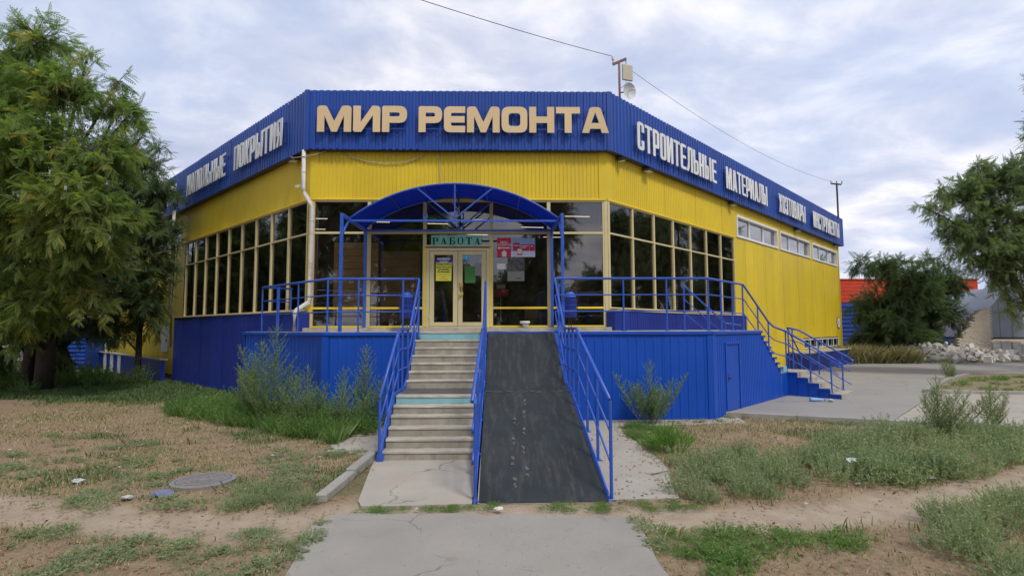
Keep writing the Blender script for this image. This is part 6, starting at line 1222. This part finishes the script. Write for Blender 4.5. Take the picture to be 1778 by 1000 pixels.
# ---- pebbles and dead leaves, litter
def debris(name, label, mt, n, region, s0, s1, seed, flat):
    r = np.random.default_rng(seed); X = r.uniform(region[0], region[1], n*3); Y = region[2]+(region[3]-region[2])*r.random(n*3)**1.3; ok = ~((X > -1.9) & (X < 1.4) & (Y > 6.9)); X = X[ok][:n]; Y = Y[ok][:n]; m = len(X); S_ = r.uniform(s0, s1, m); pos = np.stack([X, Y, np.full(m, .018)], -1); d = r.normal(0, 1, (m, 3)); d[:, 2] *= .2
    tpl = (np.array([[0, 0, 0], [.5, .4, .12*(not flat)+.05], [1, 0, .08], [.5, -.35, .02]]), np.array([[0, 1, 2, 3]])); V, F_, t = place(tpl, pos, d, S_, r, .3); o = link(name, np_mesh(name, V, F_, mt, t)); tag(o, label, 'leaf litter', None, 'stuff')
debris('leaf_litter', 'dead brown leaves scattered over the left lawn', 'driedleaf', 5200, (-11, -1.9, 3.6, 13), .02, .06, 61, True)
debris('leaf_litter', 'dead brown leaves scattered over the right plot', 'driedleaf', 2800, (1.4, 10, 3.6, 12), .02, .06, 62, True)
debris('paving_crumbs', 'small crumbs of grit and leaf on the footpath and pavement', 'kerb', 700, (-2, 2.4, 3.6, 8.8), .008, .022, 63, True)
def scrap(name, x, y, s_, label, mt, cat='litter', group=None, zb=.0, seed=0):
    r = random.Random(seed or int(x*100+y*1000)); b = MB(); n = 5; vs = []; fs = []
    for i in range(n+1):
        for j in range(n+1):
            u, v = i/n-.5, j/n-.5; k = 1-.5*abs(u)*abs(v)*4; vs.append((x+u*s_*k*1.3+r.uniform(-.1, .1)*s_, y+v*s_*k+r.uniform(-.1, .1)*s_, zb+.01+max(0, .28*s_*(1-3*(u*u+v*v))+r.uniform(0, .16)*s_)))
    for i in range(n):
        for j in range(n): a = i*(n+1)+j; fs.append((a, a+1, a+n+2, a+n+1))
    o = b.add(vs, fs).build(name, mt); tag(o, label, cat, group); return o
scrap('paper_scrap', -5.96, 8.07, .15, 'crumpled white paper in the left grass nearest the edge path', 'bag')
scrap('blue_rag', -4.35, 7.35, .24, 'crumpled dusty blue rag near the manhole cover', 'bluebag')
scrap('paper_scrap', -4.75, 7.28, .12, 'small white wrapper left of the blue rag', 'bag')
scrap('plastic_bag', 5.05, 7.95, .15, 'white plastic bag caught in the right weeds', 'bag', zb=.22)
scrap('plastic_bag', 6.05, 7.75, .10, 'small pale wrapper at the edge of the dirt path on the right', 'bag', zb=.03)
scrap('dry_leaf', 2.13, 5.42, .09, 'single large tan leaf beside the footpath', 'driedleaf', 'leaf', zb=.0)
scrap('paper_scrap', -1.0, 6.75, .0001+.05, 'tiny white scrap in the weeds between path and pavement', 'bag')
scrap('stone_lump', -.02, 6.70, .10, 'small white stone lump at the foot of the ramp', 'rubble', 'stone')
scrap('paper_scrap', -2.0, 12.3, .12, 'white scrap by the foot of the stairs wall', 'bag')
rr_ = random.Random(5)
for i in range(30):
    x = rr_.uniform(-9, -2.5); y = rr_.uniform(7.4, 13.5); scrap('paper_scrap', x, y, rr_.uniform(.025, .06), 'tiny pale scrap of litter among the dry grass of the left lawn', 'bag', group='scraps on the left lawn', seed=i+3)
for i in range(8):
    x = rr_.uniform(2.8, 8); y = rr_.uniform(6.4, 11.5); scrap('paper_scrap', x, y, rr_.uniform(.04, .08), 'tiny pale scrap of litter on the right plot', 'bag', group='scraps on the right plot', seed=i+40)
T = thing('plastic_bottle', (8.82, 15.3, .1), 'crushed blue plastic bottle by the foot of the side stairs', 'bottle'); MB().tube([(8.62, 15.3, .16), (8.7, 15.29, .16), (8.88, 15.28, .155), (8.93, 15.27, .15), (8.99, 15.26, .15)], .055, 10, .025).build('bottle_body', 'pet', T, smooth=True); MB().tube([(8.99, 15.26, .15), (9.02, 15.26, .15)], .024, 8).build('cap', 'panel', T)
scrap('plastic_bag', 9.15, 15.25, .2, 'clear crumpled bag beside the blue bottle', 'bag', zb=.1)
o = MB().tube([(2.2, 8.15, .03), (2.35, 8.22, .035), (2.52, 8.28, .05)], .012, 5, .006).build('dry_stick', 'twig'); tag(o, 'dry stick lying on the right pavement by the weeds', 'stick')
